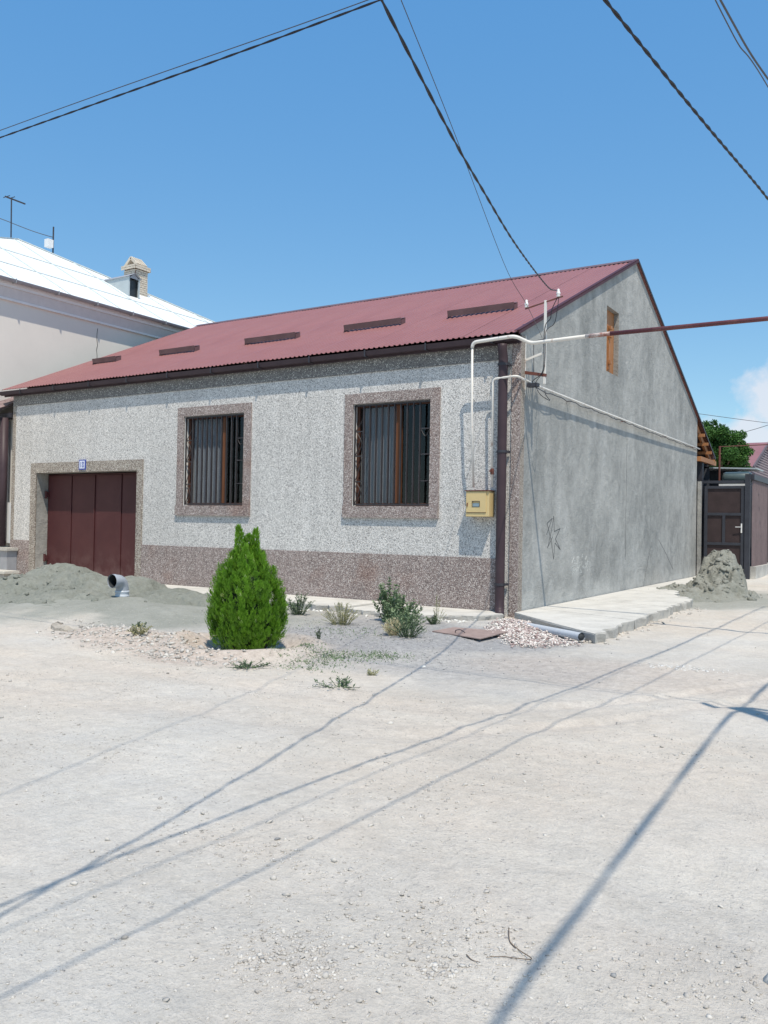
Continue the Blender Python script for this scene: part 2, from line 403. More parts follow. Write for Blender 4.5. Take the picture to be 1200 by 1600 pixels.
def gheight(x, y):
    z = .020 * vnoise(x, y, .35, 3) + .013 * vnoise(x, y, 1.7, 5, 4) + .007 * vnoise(x, y, 7, 9, 3)
    z = z - .03
    z += .022 * np.clip(y - 7, 0, 12)                      # the alley climbs gently
    z += .08 * sstep(-3.2, -1.2, y) * sstep(-6, -9.5, x)    # ground rises to the garage
    # tyre ruts turning from the street into the alley
    for off in (0, 1.55):
        yy = np.where(x < 2.2, -7.4 - off * .7 + .08 * (x + 4), -7.4 - off * .7 + .08 * (x + 4) + .9 * np.clip(x - 2.2, 0, 9) ** 1.6)
        z += (-.026 * np.exp(-((y - yy) / .15) ** 2) + .012 * np.exp(-((y - yy - .27) / .1) ** 2)) * (x > -9) * (.7 + .6 * vnoise(x, y, 1.2, 88, 3))
    # earth rim and basin round the bush
    r = np.hypot(x - BUSH[0], (y - BUSH[1]))
    z += (.10 + .03 * vnoise(x, y, 3, 21)) * np.exp(-((r - .86) / .17) ** 2) - .06 * sstep(.75, .3, r)
    # low spoil of soil and stones left of the bush
    z += .12 * np.exp(-(((x + 3.0) / .95) ** 2 + ((y + 5.6) / .5) ** 2)) * (1 + .5 * vnoise(x, y, 4, 25))
    # sand spread round the heaps
    z += .20 * np.exp(-(((x + 5.6) / 2.2) ** 2 + ((y + 3.4) / 1.4) ** 2)) * (1 + .25 * vnoise(x, y, 1.5, 27))
    z += .06 * np.exp(-(((x + 8.6) / 3.0) ** 2 + ((y + 3.6) / 1.8) ** 2))
    # gravel bed between the apron and the road
    z += .04 * sstep(-4.6, -3.2, y) * sstep(1.2, .2, x) * sstep(-5, -3.6, x)
    return z
def build_ground():
    def axis(segs):
        a = []
        for lo, hi, st in segs: a += list(np.arange(lo, hi, st))
        a.append(segs[-1][1]); return np.array(a)
    xs = axis([(-400, -60, 40), (-60, -22, 3), (-22, -11, .3), (-11, -6, .10), (-6, 7, .05), (7, 14, .35), (14, 60, 4), (60, 400, 40)])
    ys = axis([(-400, -60, 40), (-60, -20, 3), (-20, -12.4, .2), (-12.4, -2, .05), (-2, 10, .12), (10, 24, .4), (24, 80, 4), (80, 600, 40)])
    X, Y = np.meshgrid(xs, ys, indexing='ij'); Z = gheight(X, Y)
    near = (np.abs(X) < 25) & (np.abs(Y) < 30)
    Z = np.where(near, Z, np.clip(Z, -.03, .3))
    v = np.stack([X, Y, Z], -1).reshape(-1, 3); nx, ny = X.shape
    i = np.arange(nx * ny).reshape(nx, ny); f = np.stack([i[:-1, :-1], i[1:, :-1], i[1:, 1:], i[:-1, 1:]], -1).reshape(-1, 4)
    me = bpy.data.meshes.new('ground'); me.vertices.add(len(v)); me.vertices.foreach_set('co', v.astype(np.float32).ravel())
    me.loops.add(f.size); me.loops.foreach_set('vertex_index', f.ravel().astype(np.int32)); me.polygons.add(len(f))
    me.polygons.foreach_set('loop_start', np.arange(0, f.size, 4, dtype=np.int32)); me.polygons.foreach_set('use_smooth', np.ones(len(f), bool))
    me.update(calc_edges=True)
    n1 = vnoise(X, Y, .9, 41, 5); n2 = vnoise(X, Y, 2.3, 43, 5)
    def ell(cx, cy, rx, ry, w=.35, a=.9): return sstep(1 + w, 1 - w, np.hypot((X - cx) / rx, (Y - cy) / ry) + a * .45 * n1 + .25 * n2)
    sand = np.maximum(ell(-7.2, -3.0, 4.8, 2.4), ell(-4.6, -3.4, 2.2, 1.5))
    sand = np.maximum(sand, ell(1.7, 7.2, 1.6, 2.6) * .9)
    grav = np.maximum(ell(-1.2, -3.1, 3.0, 1.9) * .85, ell(.4, -4.6, 2.5, 1.2) * .55) * (1 - sand)
    grav = np.maximum(grav, ell(1.7, -4.2, 1.6, 1.5) * .35)
    soil = np.maximum(ell(-2.7, -5.75, 1.3, .7), ell(BUSH[0], BUSH[1] - .25, 1.15, 1.0)) * .95
    soil = np.maximum(soil, ell(3.2, -4.2, 2.0, .9) * .35)
    for off in (0, 1.55):
        yy = np.where(X < 2.2, -7.4 - off * .7 + .08 * (X + 4), -7.4 - off * .7 + .08 * (X + 4) + .9 * np.clip(X - 2.2, 0, 9) ** 1.6)
        soil = np.maximum(soil, .32 * np.exp(-((Y - yy + .1 * n1) / .30) ** 2) * (X > -9) * (.5 + .5 * n2))
    for nm, a in (('sand', sand), ('gravel', grav), ('soil', soil)):
        at = me.attributes.new(nm, 'FLOAT', 'POINT'); at.data.foreach_set('value', a.ravel().astype(np.float32))
    me.materials.append(MATS['ground_dust'])
    o = link('ground', me, kind='structure'); o['label'] = 'pale dusty unpaved ground of the street corner and alley'
build_ground()
def gz(x, y): return float(gheight(np.array([float(x)]), np.array([float(y)]))[0])

# ------------------------------------------------------------------ main house
GX = -.06; HL = -13.72; EZ = 4.70; SL = .444; RY = 6.6; RZ = EZ + SL * (RY + .2); RW = 13.1
house = empty('house', (-6.9, 6.5, 0), 'single-storey house with pebbledash front, bare cement gable and dull red corrugated roof', 'house')
def wall_xz(mb, x0, x1, z0, z1, y, holes, depth, rmats=(1,)):
    xs = sorted({x0, x1, *[h[i] for h in holes for i in (0, 1)]}); zs = sorted({z0, z1, *[h[i] for h in holes for i in (2, 3)]})
    mb.cur = 0
    for i in range(len(xs) - 1):
        for j in range(len(zs) - 1):
            cx = (xs[i] + xs[i + 1]) / 2; cz = (zs[j] + zs[j + 1]) / 2
            if any(h[0] < cx < h[1] and h[2] < cz < h[3] for h in holes): continue
            for yy in (y, y + depth): mb.quad((xs[i], yy, zs[j]), (xs[i + 1], yy, zs[j]), (xs[i + 1], yy, zs[j + 1]), (xs[i], yy, zs[j + 1]))
    for hi_, (a, b, c, d) in enumerate(holes):
        mb.cur = rmats[hi_]
        mb.quad((a, y, c), (a, y + depth, c), (a, y + depth, d), (a, y, d)); mb.quad((b, y, c), (b, y + depth, c), (b, y + depth, d), (b, y, d))
        mb.quad((a, y, c), (b, y, c), (b, y + depth, c), (a, y + depth, c)); mb.quad((a, y, d), (b, y, d), (b, y + depth, d), (a, y + depth, d))
WIN = [(-7.76, -6.07, 1.84, 3.74), (-3.39, -1.74, 1.84, 3.74)]
GAR = (-12.74, -9.18, -.05, 2.62)
mb = MB(); wall_xz(mb, HL, GX, -.2, 4.66, 0, WIN + [GAR], .34, (2, 2, 1)); mb.build('front_wall', ['pebble_white', 'cement_raw', 'white_paint'], house)
# brown plinth, surrounds and bands stand proud of the white dash
mb = MB()
for a, b in ((HL, -12.95), (-9.0, -.43)): mb.box(a, b, -.022, .004, -.2, .97)
mb.build('plinth', 'pebble_brown', house)
mb = MB(); mb.box(-12.95, -12.74, -.03, .004, -.2, 2.86); mb.box(-9.18, -9.0, -.03, .004, -.2, 2.86); mb.box(-12.74, -9.18, -.03, .004, 2.62, 2.86)
mb.build('garage_surround', 'pebble_tan', house)
for i, (a, b, c, d) in enumerate(WIN):
    mb = MB(); y0 = -.026
    mb.box(a - .19, a, y0, .004, c, d + .19); mb.box(b, b + .19, y0, .004, c, d + .19); mb.box(a, b, y0, .004, d, d + .19)
    mb.box(a - .19, b + .19, -.055, .004, c - .21, c)
    mb.build('window_surround', 'pebble_brown', house)
mb = MB(); mb.box(HL, -.43, -.02, .004, 4.31, 4.62); mb.build('cornice_band', 'pebble_grey', house)
mb = MB(); mb.box(HL - .005, HL + .10, -.018, .004, .97, 4.31); mb.build('edge_band', 'pebble_tan', house)
mb = MB(); mb.box(-.19, GX + .018, -.03, .004, -.2, 4.64); mb.cur = 1; mb.box(GX + .001, GX + .018, .0045, .17, -.2, 4.70); mb.build('corner_band', ['pebble_brown', 'pebble_tan'], house)
# gable wall with an opening for the attic
AT = (4.52, 5.36, 4.83, 6.22)
def zr(y): return (EZ + SL * (y + .2) if y <= RY else RZ - SL * (y - RY)) - .045
mb = MB(); T = .34
ysx = [0, AT[0], AT[1], RY, RW]
for k in range(4):
    a, b = ysx[k], ysx[k + 1]
    if k == 1:
        mb.quad((GX, a, -.2), (GX, b, -.2), (GX, b, AT[2]), (GX, a, AT[2])); mb.quad((GX, a, AT[3]), (GX, b, AT[3]), (GX, b, zr(b)), (GX, a, zr(a)))
        mb.quad((GX - T, a, -.2), (GX - T, b, -.2), (GX - T, b, AT[2]), (GX - T, a, AT[2])); mb.quad((GX - T, a, AT[3]), (GX - T, b, AT[3]), (GX - T, b, zr(b)), (GX - T, a, zr(a)))
    else:
        for x in (GX, GX - T): mb.quad((x, a, -.2), (x, b, -.2), (x, b, zr(b)), (x, a, zr(a)))
a, b, c, d = AT
mb.cur = 1
mb.quad((GX, a, c), (GX - T, a, c), (GX - T, a, d), (GX, a, d)); mb.quad((GX, b, c), (GX - T, b, c), (GX - T, b, d), (GX, b, d))
mb.quad((GX, a, c), (GX - T, a, c), (GX - T, b, c), (GX, b, c)); mb.quad((GX, a, d), (GX - T, a, d), (GX - T, b, d), (GX, b, d))
mb.cur = 0; mb.quad((GX, RW, -.2), (GX - T, RW, -.2), (GX - T, RW, zr(RW)), (GX, RW, zr(RW)))
mb.build('gable_wall', ['cement_plaster', 'cement_raw'], house)
mb = MB(); mb.quad((HL, RW, -.2), (GX - .35, RW, -.2), (GX - .35, RW, zr(RW)), (HL, RW, zr(RW))); mb.build('rear_wall', 'cement_raw', house)
mb = MB(); pts = [(HL + .01, y, z) for y, z in ((0.35, -.2), (RW, -.2), (RW, zr(RW)), (RY, zr(RY)), (.35, zr(.35)))]; mb.add(pts, [(0, 1, 2, 3, 4)]); mb.build('party_wall', 'cement_raw', house)
mb = MB(); mb.box(HL + .1, GX - .4, .36, RW - .05, .3, .36); mb.box(HL + .1, GX - .4, .36, RW - .05, 4.36, 4.42); mb.box(-9.0, -8.9, .36, RW - .1, .37, 4.35); mb.build('inner_floor', 'room_dark', house)
mb = MB(); mb.box(-8.88, GX - .4, 3.4, 3.5, .37, 4.35); mb.build('inner_wall', 'room_dark', house)
# timber lining of the attic opening
aw = MB(); aw.box(GX - .15, GX - .11, a + .001, b - .001, c + .001, d - .001); att = aw.build('attic_shutter', 'wood_orange', house, bevel=.004)
mb = MB(); mb.box(GX - .108, GX - .075, a + .40, a + .47, c + .10, d - .35); mb.build('batten', 'wood_orange', att)
for z in (5.05, 5.62, 5.80): mb = MB(); mb.box(GX - .074, GX - .03, a + .38, a + .49, z, z + .07); mb.build('cleat', 'wood_orange', att)

# roof of corrugated sheets, each sheet a part
def sheet_mesh(width, y0, z0, y1, z1, ribs):
    p = width / ribs; prof = []
    for k in range(ribs): prof += [(k * p, 0), (k * p + p * .42, 0), (k * p + p * .56, .017), (k * p + p * .86, .017)]
    prof.append((width, 0)); n = len(prof); v = []; f = []
    nrm = Vector((0, -(z1 - z0), (y1 - y0))).normalized() * (1 if y1 > y0 else -1)
    if nrm.z < 0: nrm = -nrm
    for (yy, zz) in ((y0, z0), (y1, z1)):
        for t in (0, -.004):
            for x, h in prof: v.append((x, yy + nrm.y * (h + t), zz + nrm.z * (h + t)))
    for i in range(n - 1):
        f.append((i, i + 1, 2 * n + i + 1, 2 * n + i)); f.append((n + i, 3 * n + i, 3 * n + i + 1, n + i + 1))
        f.append((i, n + i, n + i + 1, i + 1)); f.append((2 * n + i, 2 * n + i + 1, 3 * n + i + 1, 3 * n + i))
    me = bpy.data.meshes.new('roof_sheet'); me.from_pydata(v, [], f); me.materials.append(MATS['roof_metal']); return me
NS = 13; SWd = (GX + .05 - (-13.98)) / NS
yR = 15.45; zR = RZ - SL * (yR - RY)
mf = sheet_mesh(SWd + .012, -.20, EZ + .004, RY, RZ, 10); mr = sheet_mesh(SWd + .012, RY, RZ, yR, zR, 10)
for i in range(NS):
    for me in (mf, mr):
        o = link('roof_sheet', me, house, loc=(-13.98 + i * SWd, 0, (i % 2) * .006))
mb = MB()
for s0 in range(7):
    x0 = -14.0 + s0 * 1.998
    for sg in (-1, 1):
        mb.quad((x0, RY, RZ + .05), (x0 + 2.0, RY, RZ + .05), (x0 + 2.0, RY + sg * .16, RZ - .16 * SL + .03), (x0, RY + sg * .16, RZ - .16 * SL + .03))
mb.build('ridge_cap', 'roof_metal_dark', house)
# dark flashing along the gable rakes
xe = GX + .05
for y0, z0, y1, z1 in ((-.21, EZ - .002, RY, RZ), (RY, RZ, yR, zR)):
    mb = MB(); mb.bar((xe + .012, y0, z0 - .008), (xe + .012, y1, z1 - .008), .016, .05); mb.bar((xe - .03, y0, z0 + .034), (xe - .03, y1, z1 + .034), .09, .008)
    mb.build('barge_board', 'maroon_paint' if y0 < 0 else 'dark_iron', house)
# boarded soffit and timber under the rear overhang
mb = MB(); mb.quad((HL, RW, zr(RW) - .02), (xe - .02, RW, zr(RW) - .02), (xe - .02, yR - .03, zR - .05), (HL, yR - .03, zR - .05)); mb.build('rear_soffit', 'wood_brown', house)
for i in range(7):
    x = GX - .08 - i * .8
    mb = MB(); mb.bar((x, RW + .002, zr(RW) - .12), (x, yR - .05, zR - .12), .07, .15); mb.build('rafter', 'wood_orange', house)
for i in range(4):
    y = RW + .45 + i * .5; mb = MB(); mb.bar((GX + .12, y, zr(y) - .24), (-6, y, zr(y) - .24), .06, .09); mb.build('purlin', 'wood_orange', house)
mb = MB(); mb.bar((GX + .05, RW + .002, 3.62), (GX + .05, yR - .15, 3.62), .12, .14); mb.build('tie_beam', 'wood_orange', house)
mb = MB(); mb.bar((GX - .02, RW + .55, .1), (GX - .02, RW + .55, 3.54), .16, .16); mb.build('porch_post', 'dark_iron', house)
# gutter, fascia, brackets
mb = MB(); mb.box(-14.0, xe, -.085, -.06, EZ - .15, EZ - .03); mb.build('fascia', 'brown_enamel', house)
mb = MB(); mb.quad((-13.98, -.06, EZ - .10), (xe - .02, -.06, EZ - .10), (xe - .02, .0, EZ - .07), (-13.98, .0, EZ - .07)); mb.build('eave_soffit', 'roof_metal_dark', house)
gp = [(-.09, EZ - .03), (-.095, EZ - .10), (-.13, EZ - .125), (-.19, EZ - .115), (-.215, EZ - .03), (-.208, EZ - .03), (-.186, EZ - .107), (-.13, EZ - .117), (-.102, EZ - .092), (-.098, EZ - .03)]
mb = MB(); n = len(gp)
for x in (-14.03, xe - .06): mb.v += [(x, y, z) for y, z in gp]
mb.f = [(i, (i + 1) % n, n + (i + 1) % n, n + i) for i in range(n)] + [tuple(range(n)), tuple(range(n, 2 * n))[::-1]]; mb.mi = [0] * len(mb.f)
gut = mb.build('gutter', 'brown_enamel', house)
for i in range(11):
    x = -13.2 + i * 1.27; mb = MB(); mb.box(x, x + .03, -.200, -.095, EZ - .134, EZ - .126); mb.box(x, x + .03, -.222, -.2155, EZ - .134, EZ - .01); mb.build('gutter_bracket', 'dark_iron', gut)
# snow guards
for x0, x1, y in ((-2.45, -1.02, 1.88), (-4.93, -3.50, 1.82), (-7.70, -6.22, 1.78), (-10.50, -9.30, 1.78), (-13.0, -12.1, 1.78)):
    z = EZ + SL * (y + .2); mb = MB()
    mb.bar((x0, y, z + .115), (x1, y, z + .115), .012, .12, up=(0, -.25, 1)); mb.bar((x0, y + .09, z + .175), (x1, y + .09, z + .175), .19, .012, up=(0, -SL, 1))
    mb.quad((x1, y, z + .02), (x1, y, z + .17), (x1, y + .18, z + .20), (x1, y + .18, z + .1)); mb.quad((x0, y, z + .02), (x0, y, z + .17), (x0, y + .18, z + .20), (x0, y + .18, z + .1))
    mb.build('snow_guard', 'roof_metal_dark', house)
# downpipe
mb = MB(); mb.tube(rounded([(-.30, -.19, EZ - .17), (-.30, -.19, 4.45), (-.30, -.145, 4.3), (-.30, -.145, .30), (-.28, -.19, .12), (-.22, -.30, .02)], .05), .078, 14)
dp = mb.build('downpipe', 'brown_enamel', house, smooth=True)
for z in (4.2, 2.75, .55):
    mb = MB(); mb.lathe([(.080, -.02), (.087, -.02), (.087, .02), (.080, .02)], (-.30, -.145, z), n=16); mb.box(-.385, -.36, -.18, -.022, z - .02, z + .02); mb.box(-.24, -.20, -.17, -.032, z - .02, z + .02); mb.build('pipe_clamp', 'dark_iron', dp)
mb = MB(); mb.box(-.43, -.40, -.045, .004, -.05, 4.30); mb.build('shadow_strip', 'pebble_grey', house)  # dark strip stands in for the shadow left of the downpipe
# windows
def window(a, b, c, d, first):
    y = .12; mb = MB(); w = .06
    xm = a + (b - a) * (.56 if not first else .60)
    mb.box(a, a + w, y, y + .07, c, d); mb.box(b - w, b, y, y + .07, c, d); mb.box(a + w, b - w, y, y + .07, d - w, d); mb.box(a + w, b - w, y, y + .07, c, c + w)
    wd = mb.build('window', 'wood_brown', house, bevel=.004)
    mb = MB(); mb.box(xm - .055, xm + .055, y - .012, y + .06, c + w, d - w); mb.build('mullion', 'wood_mid', wd)
    for x0, x1 in ((a + w, xm - .055), (xm + .055, b - w)):
        mb = MB(); mb.box(x0, x1, y + .03, y + .036, c + w, d - w); mb.build('pane', 'pane_glass', wd)
    # pleated curtain hung behind the left sash
    mb = MB(); n = 160; x0, x1 = a + .10, xm - .10; zt = d - w
    fr_ = [(x0 + (x1 - x0) * i / n, y + .085 + .013 * math.sin(i / n * (38 if first else 60)) + .006 * math.sin(i * .37)) for i in range(n + 1)]
    for i in range(n): mb.quad((fr_[i][0], fr_[i][1], c + .04), (fr_[i + 1][0], fr_[i + 1][1], c + .04), (fr_[i + 1][0], fr_[i + 1][1], zt), (fr_[i][0], fr_[i][1], zt))
    mb.build('curtain', 'curtain', wd, smooth=True)
    # iron grille
    yg = .035
    mb = MB(); mb.bar((a + .01, yg, c + .03), (b - .01, yg, c + .03), .02, .03); mb.bar((a + .01, yg, d - .03), (b - .01, yg, d - .03), .02, .03)
    mb.bar((a + .015, yg, c + .02), (a + .015, yg, d - .02), .025, .025); mb.bar((b - .015, yg, c + .02), (b - .015, yg, d - .02), .025, .025)
    mb.build('grille_frame', 'grille_iron', wd)
    nb_ = 10; xa = a + .215; xb = b - .235
    for i in range(nb_):
        x = xa + (xb - xa) * i / (nb_ - 1); mb = MB(); mb.box(x - .011, x + .011, yg - .018, yg + .018, c + .044, d - .044); mb.build('grille_bar', 'grille_iron', wd)
    H = d - c
    for side in (0, 1):
        u0, u1 = (a + .03, xa - .012) if side == 0 else (xb + .012, b - .03)
        for fz in (.24, .49, .73):
            mb = MB(); mb.box(u0, u1, yg - .01, yg + .01, c + H * fz - .01, c + H * fz + .01); mb.build('grille_tie', 'grille_iron', wd)
        mb = MB()
        for k, (f0, f1) in enumerate(((.02, .24), (.24, .49), (.49, .73), (.73, .86))):
            if side == 0:
                mb.tube([(u0, yg, c + H * f0), (u1, yg, c + H * f1)], .008, 6)
                if k % 2 == 0: mb.tube(spline([(u0 + .02, yg, c + H * f0), (u1 - .03, yg, c + H * (f0 + f1) / 2), (u0 + .02, yg, c + H * f1)], 6), .007, 6)
        if side: mb.tube(spline([(u0, yg, c + H * .73), ((u0 + u1) / 2, yg, c + H * .66), (u1, yg, c + H * .73)], 6), .007, 6)
        mb.build('scrollwork', 'grille_iron', wd)
window(*WIN[0], True); window(*WIN[1], False)
# garage door, four tall steel panels
gy = .30; gd = MB(); gd.box(GAR[0], GAR[1], gy + .03, gy + .05, .02, 2.60); gdo = gd.build('garage_door', 'maroon_paint', house)
px = [GAR[0] + .03, GAR[0] + .93, GAR[0] + 1.78, GAR[0] + 2.70, GAR[1] - .02]
for i in range(4):
    dy = (.0, .012, 0, .012)[i]
    mb = MB(); mb.box(px[i] + .012, px[i + 1] - .012, gy + dy, gy + .029, .04, 2.56); mb.build('panel', 'maroon_paint', gdo, bevel=.008)
mb = MB(); mb.box(px[2] - .012, px[2] + .012, gy - .022, gy - .001, .04, 2.56); mb.build('edge_angle', 'maroon_paint', gdo)
for z in (.55, 2.1): mb = MB(); mb.lathe([(.001, -.09), (.03, -.09), (.03, .09), (.001, .09)], (GAR[0] + .035, gy - .06, z)); mb.box(GAR[0] + .001, GAR[0] + .09, gy - .04, gy - .002, z - .06, z + .06); mb.build('hinge', 'maroon_paint', gdo)
mb = MB(); mb.box(GAR[0], GAR[1], -.03, .30, -.2, .02); mb.build('garage_sill', 'pale_concrete', house)
# blue enamel house number
mb = MB(); mb.box(-11.13, -10.89, -.048, -.031, 2.665, 2.90); npt = mb.build('house_number_plate', 'blue_enamel', house, bevel=.003)
mb = MB(); mb.box(-11.10, -10.92, -.0515, -.0485, 2.695, 2.875); mb.build('plate_field', 'white_enamel', npt)
def digit(ch, x, z, h):
    seg = {'1': 'rt rb', '8': 'tl tr bl br t m b', '0': 'tl tr bl br t b'}; w = h * .5; t = h * .15; mb = MB(); y0, y1 = -.0545, -.052
    R = {'t': (0, w, h - t, h), 'm': (t, w - t, h / 2 - t / 2, h / 2 + t / 2), 'b': (0, w, 0, t), 'tl': (0, t, h / 2 + t / 2, h - t), 'tr': (w - t, w, h / 2 + t / 2, h - t),
         'bl': (0, t, t, h / 2 - t / 2), 'br': (w - t, w, t, h / 2 - t / 2), 'rt': (w / 2 - t / 2, w / 2 + t / 2, h / 2, h), 'rb': (w / 2 - t / 2, w / 2 + t / 2, 0, h / 2)}
    for k in seg[ch].split(): a_, b_, c_, d_ = R[k]; mb.box(x + a_, x + b_, y0, y1, z + c_, z + d_)
    mb.build('digit', 'blue_enamel', npt)
digit('1', -11.085, 2.72, .13); digit('8', -11.01, 2.72, .13)
# star scratched into the gable plaster
mb = MB()
def gpt(px_, pz): return (GX + .0015, px_, pz)
star = [(1.28, 1.42), (1.55, 1.95), (1.30, 1.78), (1.52, 1.20), (1.64, .62), (1.70, 1.15), (1.98, .92), (1.72, 1.28), (1.95, 1.62), (1.66, 1.52), (1.62, 2.02), (1.52, 1.55), (1.34, 1.0), (1.58, 1.35)]
for i in range(len(star) - 1):
    (y0, z0), (y1, z1) = star[i], star[i + 1]
    z0, z1 = [.93 + (q_ - .62) * .56 for q_ in (z0, z1)]; mb.bar((GX + .001, y0, z0), (GX + .001, y1, z1), .004, .011, up=(0, -(z1 - z0), (y1 - y0)))
mb.build('scratched_star', 'ink_black', house)
mb = MB()
for k in range(60):
    y = 2.55 + random.random() * .95; z = .62 + random.random() * .33; a_ = random.uniform(-1.2, 1.2); l = random.uniform(.04, .12)
    mb.bar((GX + .001, y, z), (GX + .001, y + math.cos(a_) * l, z + math.sin(a_) * l), .002, .006, up=(0, -math.sin(a_), math.cos(a_)))
mb.build('chalk_marks', 'chalk', house, kind='stuff')
# cracks in the gable plaster
for P in ([(7.55, .1), (7.9, .7), (8.25, 1.2)], [(8.9, 1.25), (9.7, .85), (10.4, .45)], [(6.05, .8), (6.06, 2.2), (6.07, 3.55)]):
    mb = MB(); q = spline([(GX + .001, y, z) for y, z in P], 8); q = [p + Vector((0, random.uniform(-.012, .012), 0)) for p in q]; mb.tube(q, .0035, 4); mb.build('plaster_crack', 'ink_black', house)

# ------------------------------------------------------------------ concrete pavement beside the gable, apron along the front
def slab(name, poly, z, th, mat, parent, edge=.03, seed=1, lab=None):
    r = random.Random(seed); P = []
    for i in range(len(poly)):
        a = Vector(poly[i][:2]); b = Vector(poly[(i + 1) % len(poly)][:2]); rough = poly[i][2] if len(poly[i]) > 2 else 0
        n = max(1, int((b - a).length / .09)) if rough else 1; d = (b - a); nn = Vector((-d.y, d.x)).normalized() if d.length else Vector((0, 0))
        for k in range(n):
            p = a.lerp(b, k / n); j = (mnoise.noise(Vector((p.x * 3.1, p.y * 3.1, seed))) * .9 + r.uniform(-.35, .35)) * rough if k else 0
            P.append(p + nn * j)
    n = len(P); mb = MB(); cz = sum(p.x for p in P) / n, sum(p.y for p in P) / n
    zt = [z(p) if callable(z) else z for p in P]
    ins = [p + (Vector(cz) - p).normalized() * r.uniform(.005, .02) for p in P]
    mb.v = [(p.x, p.y, t) for p, t in zip(ins, zt)] + [(p.x, p.y, t - r.uniform(.012, .03)) for p, t in zip(P, zt)] + [(p.x + (Vector(cz) - p).normalized().x * k_, p.y + (Vector(cz) - p).normalized().y * k_, t - th) for p, t, k_ in [(p, t, r.uniform(-.02, .09)) for p, t in zip(P, zt)]]
    mb.f = [tuple(range(n))] + [(i, i + n, (i + 1) % n + n, (i + 1) % n) for i in range(n)] + [(i + n, i + 2 * n, (i + 1) % n + 2 * n, (i + 1) % n + n) for i in range(n)]
    mb.mi = [0] + [1] * (2 * n)
    return mb.build(name, [mat, 'cement_raw'], parent, label=lab)
pav = bpy.data.objects.new('pavement', None); COL.objects.link(pav); pav['kind'] = 'structure'; pav['label'] = 'raised pale concrete pavement along the house walls'
zs = lambda p: .105 + .004 * p.y
slab('slab', [(GX + .02, -.12), (.55, -.70), (1.20, -1.33), (1.93, -1.98, .10), (1.88, .02), (.9, .45), (GX + .02, .70)], zs, .2, 'pale_concrete', pav, seed=2)
slab('slab', [(GX + .02, .71), (.9, .46), (1.88, .035, .10), (1.80, 2.6), (GX + .02, 3.1)], zs, .2, 'pale_concrete', pav, seed=3)
slab('slab', [(GX + .02, 3.115), (1.80, 2.615, .12), (1.72, 4.6, .16), (1.25, 5.35, .12), (1.05, 6.3, .05), (.95, 7.6), (GX + .02, 7.6)], zs, .2, 'pale_concrete', pav, seed=5)
slab('slab', [(GX + .02, 7.615), (.95, 7.615), (.90, 11.0, .03), (.85, 13.2), (GX + .02, 13.2)], zs, .2, 'pale_concrete', pav, seed=6)
slab('slab', [(-9.0, -.03), (-9.1, -.75, .12), (-7.0, -1.15, .16), (-5.2, -1.25), (-5.2, -.03)], .135, .2, 'pale_concrete', pav, seed=7)
slab('slab', [(-5.19, -.03), (-5.19, -1.25, .14), (-2.6, -1.35), (-2.6, -.03)], .115, .2, 'pale_concrete', pav, seed=8)
slab('slab', [(-2.59, -.03), (-2.59, -1.35, .16), (-1.4, -1.5, .18), (-.35, -1.0, .10), (-.12, -.36), (-.42, -.03)], .09, .2, 'pale_concrete', pav, seed=9)

# ------------------------------------------------------------------ gas pipes and meter box
gp1 = empty('gas_pipe', (-.77, -.3, 2.2), 'upper gas pipe crossing over the alley, white by the meter box then rust red', 'pipe')
path = rounded([(-.80, -.17, 2.16), (-.785, -.30, 3.2), (-.765, -.37, 4.57), (.0, -.37, 4.60), (.19, -.17, 4.50), (1.15, -.262, 4.497)], .09)
mb = MB(); mb.tube(path[:8], .020, 10); mb.tube(path[7:], .030, 10); mb.build('white_section', 'pipe_white', gp1, smooth=True)
mb = MB(); mb.tube([(1.15, -.262, 4.497), (1.55, -.30, 4.49)], .034, 10); mb.build('worn_section', 'pipe_half', gp1, smooth=True)
mb = MB(); mb.tube([(1.55, -.30, 4.49), (3.9, -.55, 4.41), (9.5, -1.15, 4.25)], .034, 10); mb.build('red_section', 'pipe_rust', gp1, smooth=True)
gp2 = empty('gas_pipe', (-.46, -.2, 2.2), 'lower thin gas pipe leaving the meter box and running back along the cement gable wall', 'pipe')
path = rounded([(-.455, -.17, 2.16), (-.46, -.20, 3.96), (-.02, -.22, 3.98), (.05, .30, 3.915), (.04, 4, 3.90), (.02, 9, 3.90), (.0, 13.2, 3.905)], .08)
mb = MB(); mb.tube(path, .019, 10); mb.build('pipe_run', 'pipe_white', gp2, smooth=True)
mb = MB(); mb.lathe([(.001, -.05), (.03, -.05), (.034, 0), (.03, .05), (.001, .05)], (-.456, -.18, 2.42)); mb.box(-.47, -.44, -.26, -.19, 2.41, 2.44); mb.build('valve', 'rust', gp2)
for y in (2.2, 5.6, 9.1, 12.2): mb = MB(); mb.box(GX + .001, .035, y - .012, y + .012, 3.87, 3.883); mb.build('pipe_hook', 'rust', gp2)
mb = MB(); q = [(.055 - i * .0009 + random.uniform(-.012, .012), .4 + i * .17, 3.885 - .03 * abs(math.sin(i * .55)) - random.random() * .02) for i in range(75)]; mb.tube(spline(q, 3), .007, 5)
tag(mb.build('cable', 'wire_black', smooth=True), 'thin slack black cable tied under the lower gas pipe on the gable wall', 'cable')
box = empty('gas_meter_box', (-.7, -.12, 1.66), 'rusty yellow gas meter box with a small window on the pebbledash front near the corner', 'meter box')
x0, x1, z0, z1 = -.905, -.475, 1.665, 2.095
mb = MB(); mb.box(x0, x1, -.24, -.03, z0, z1); bo = mb.build('case', 'meter_yellow', box, bevel=.008)
mb = MB(); mb.box(x0 - .012, x1 + .012, -.268, -.02, z1 + .001, z1 + .014); mb.build('lid', 'rust', box)
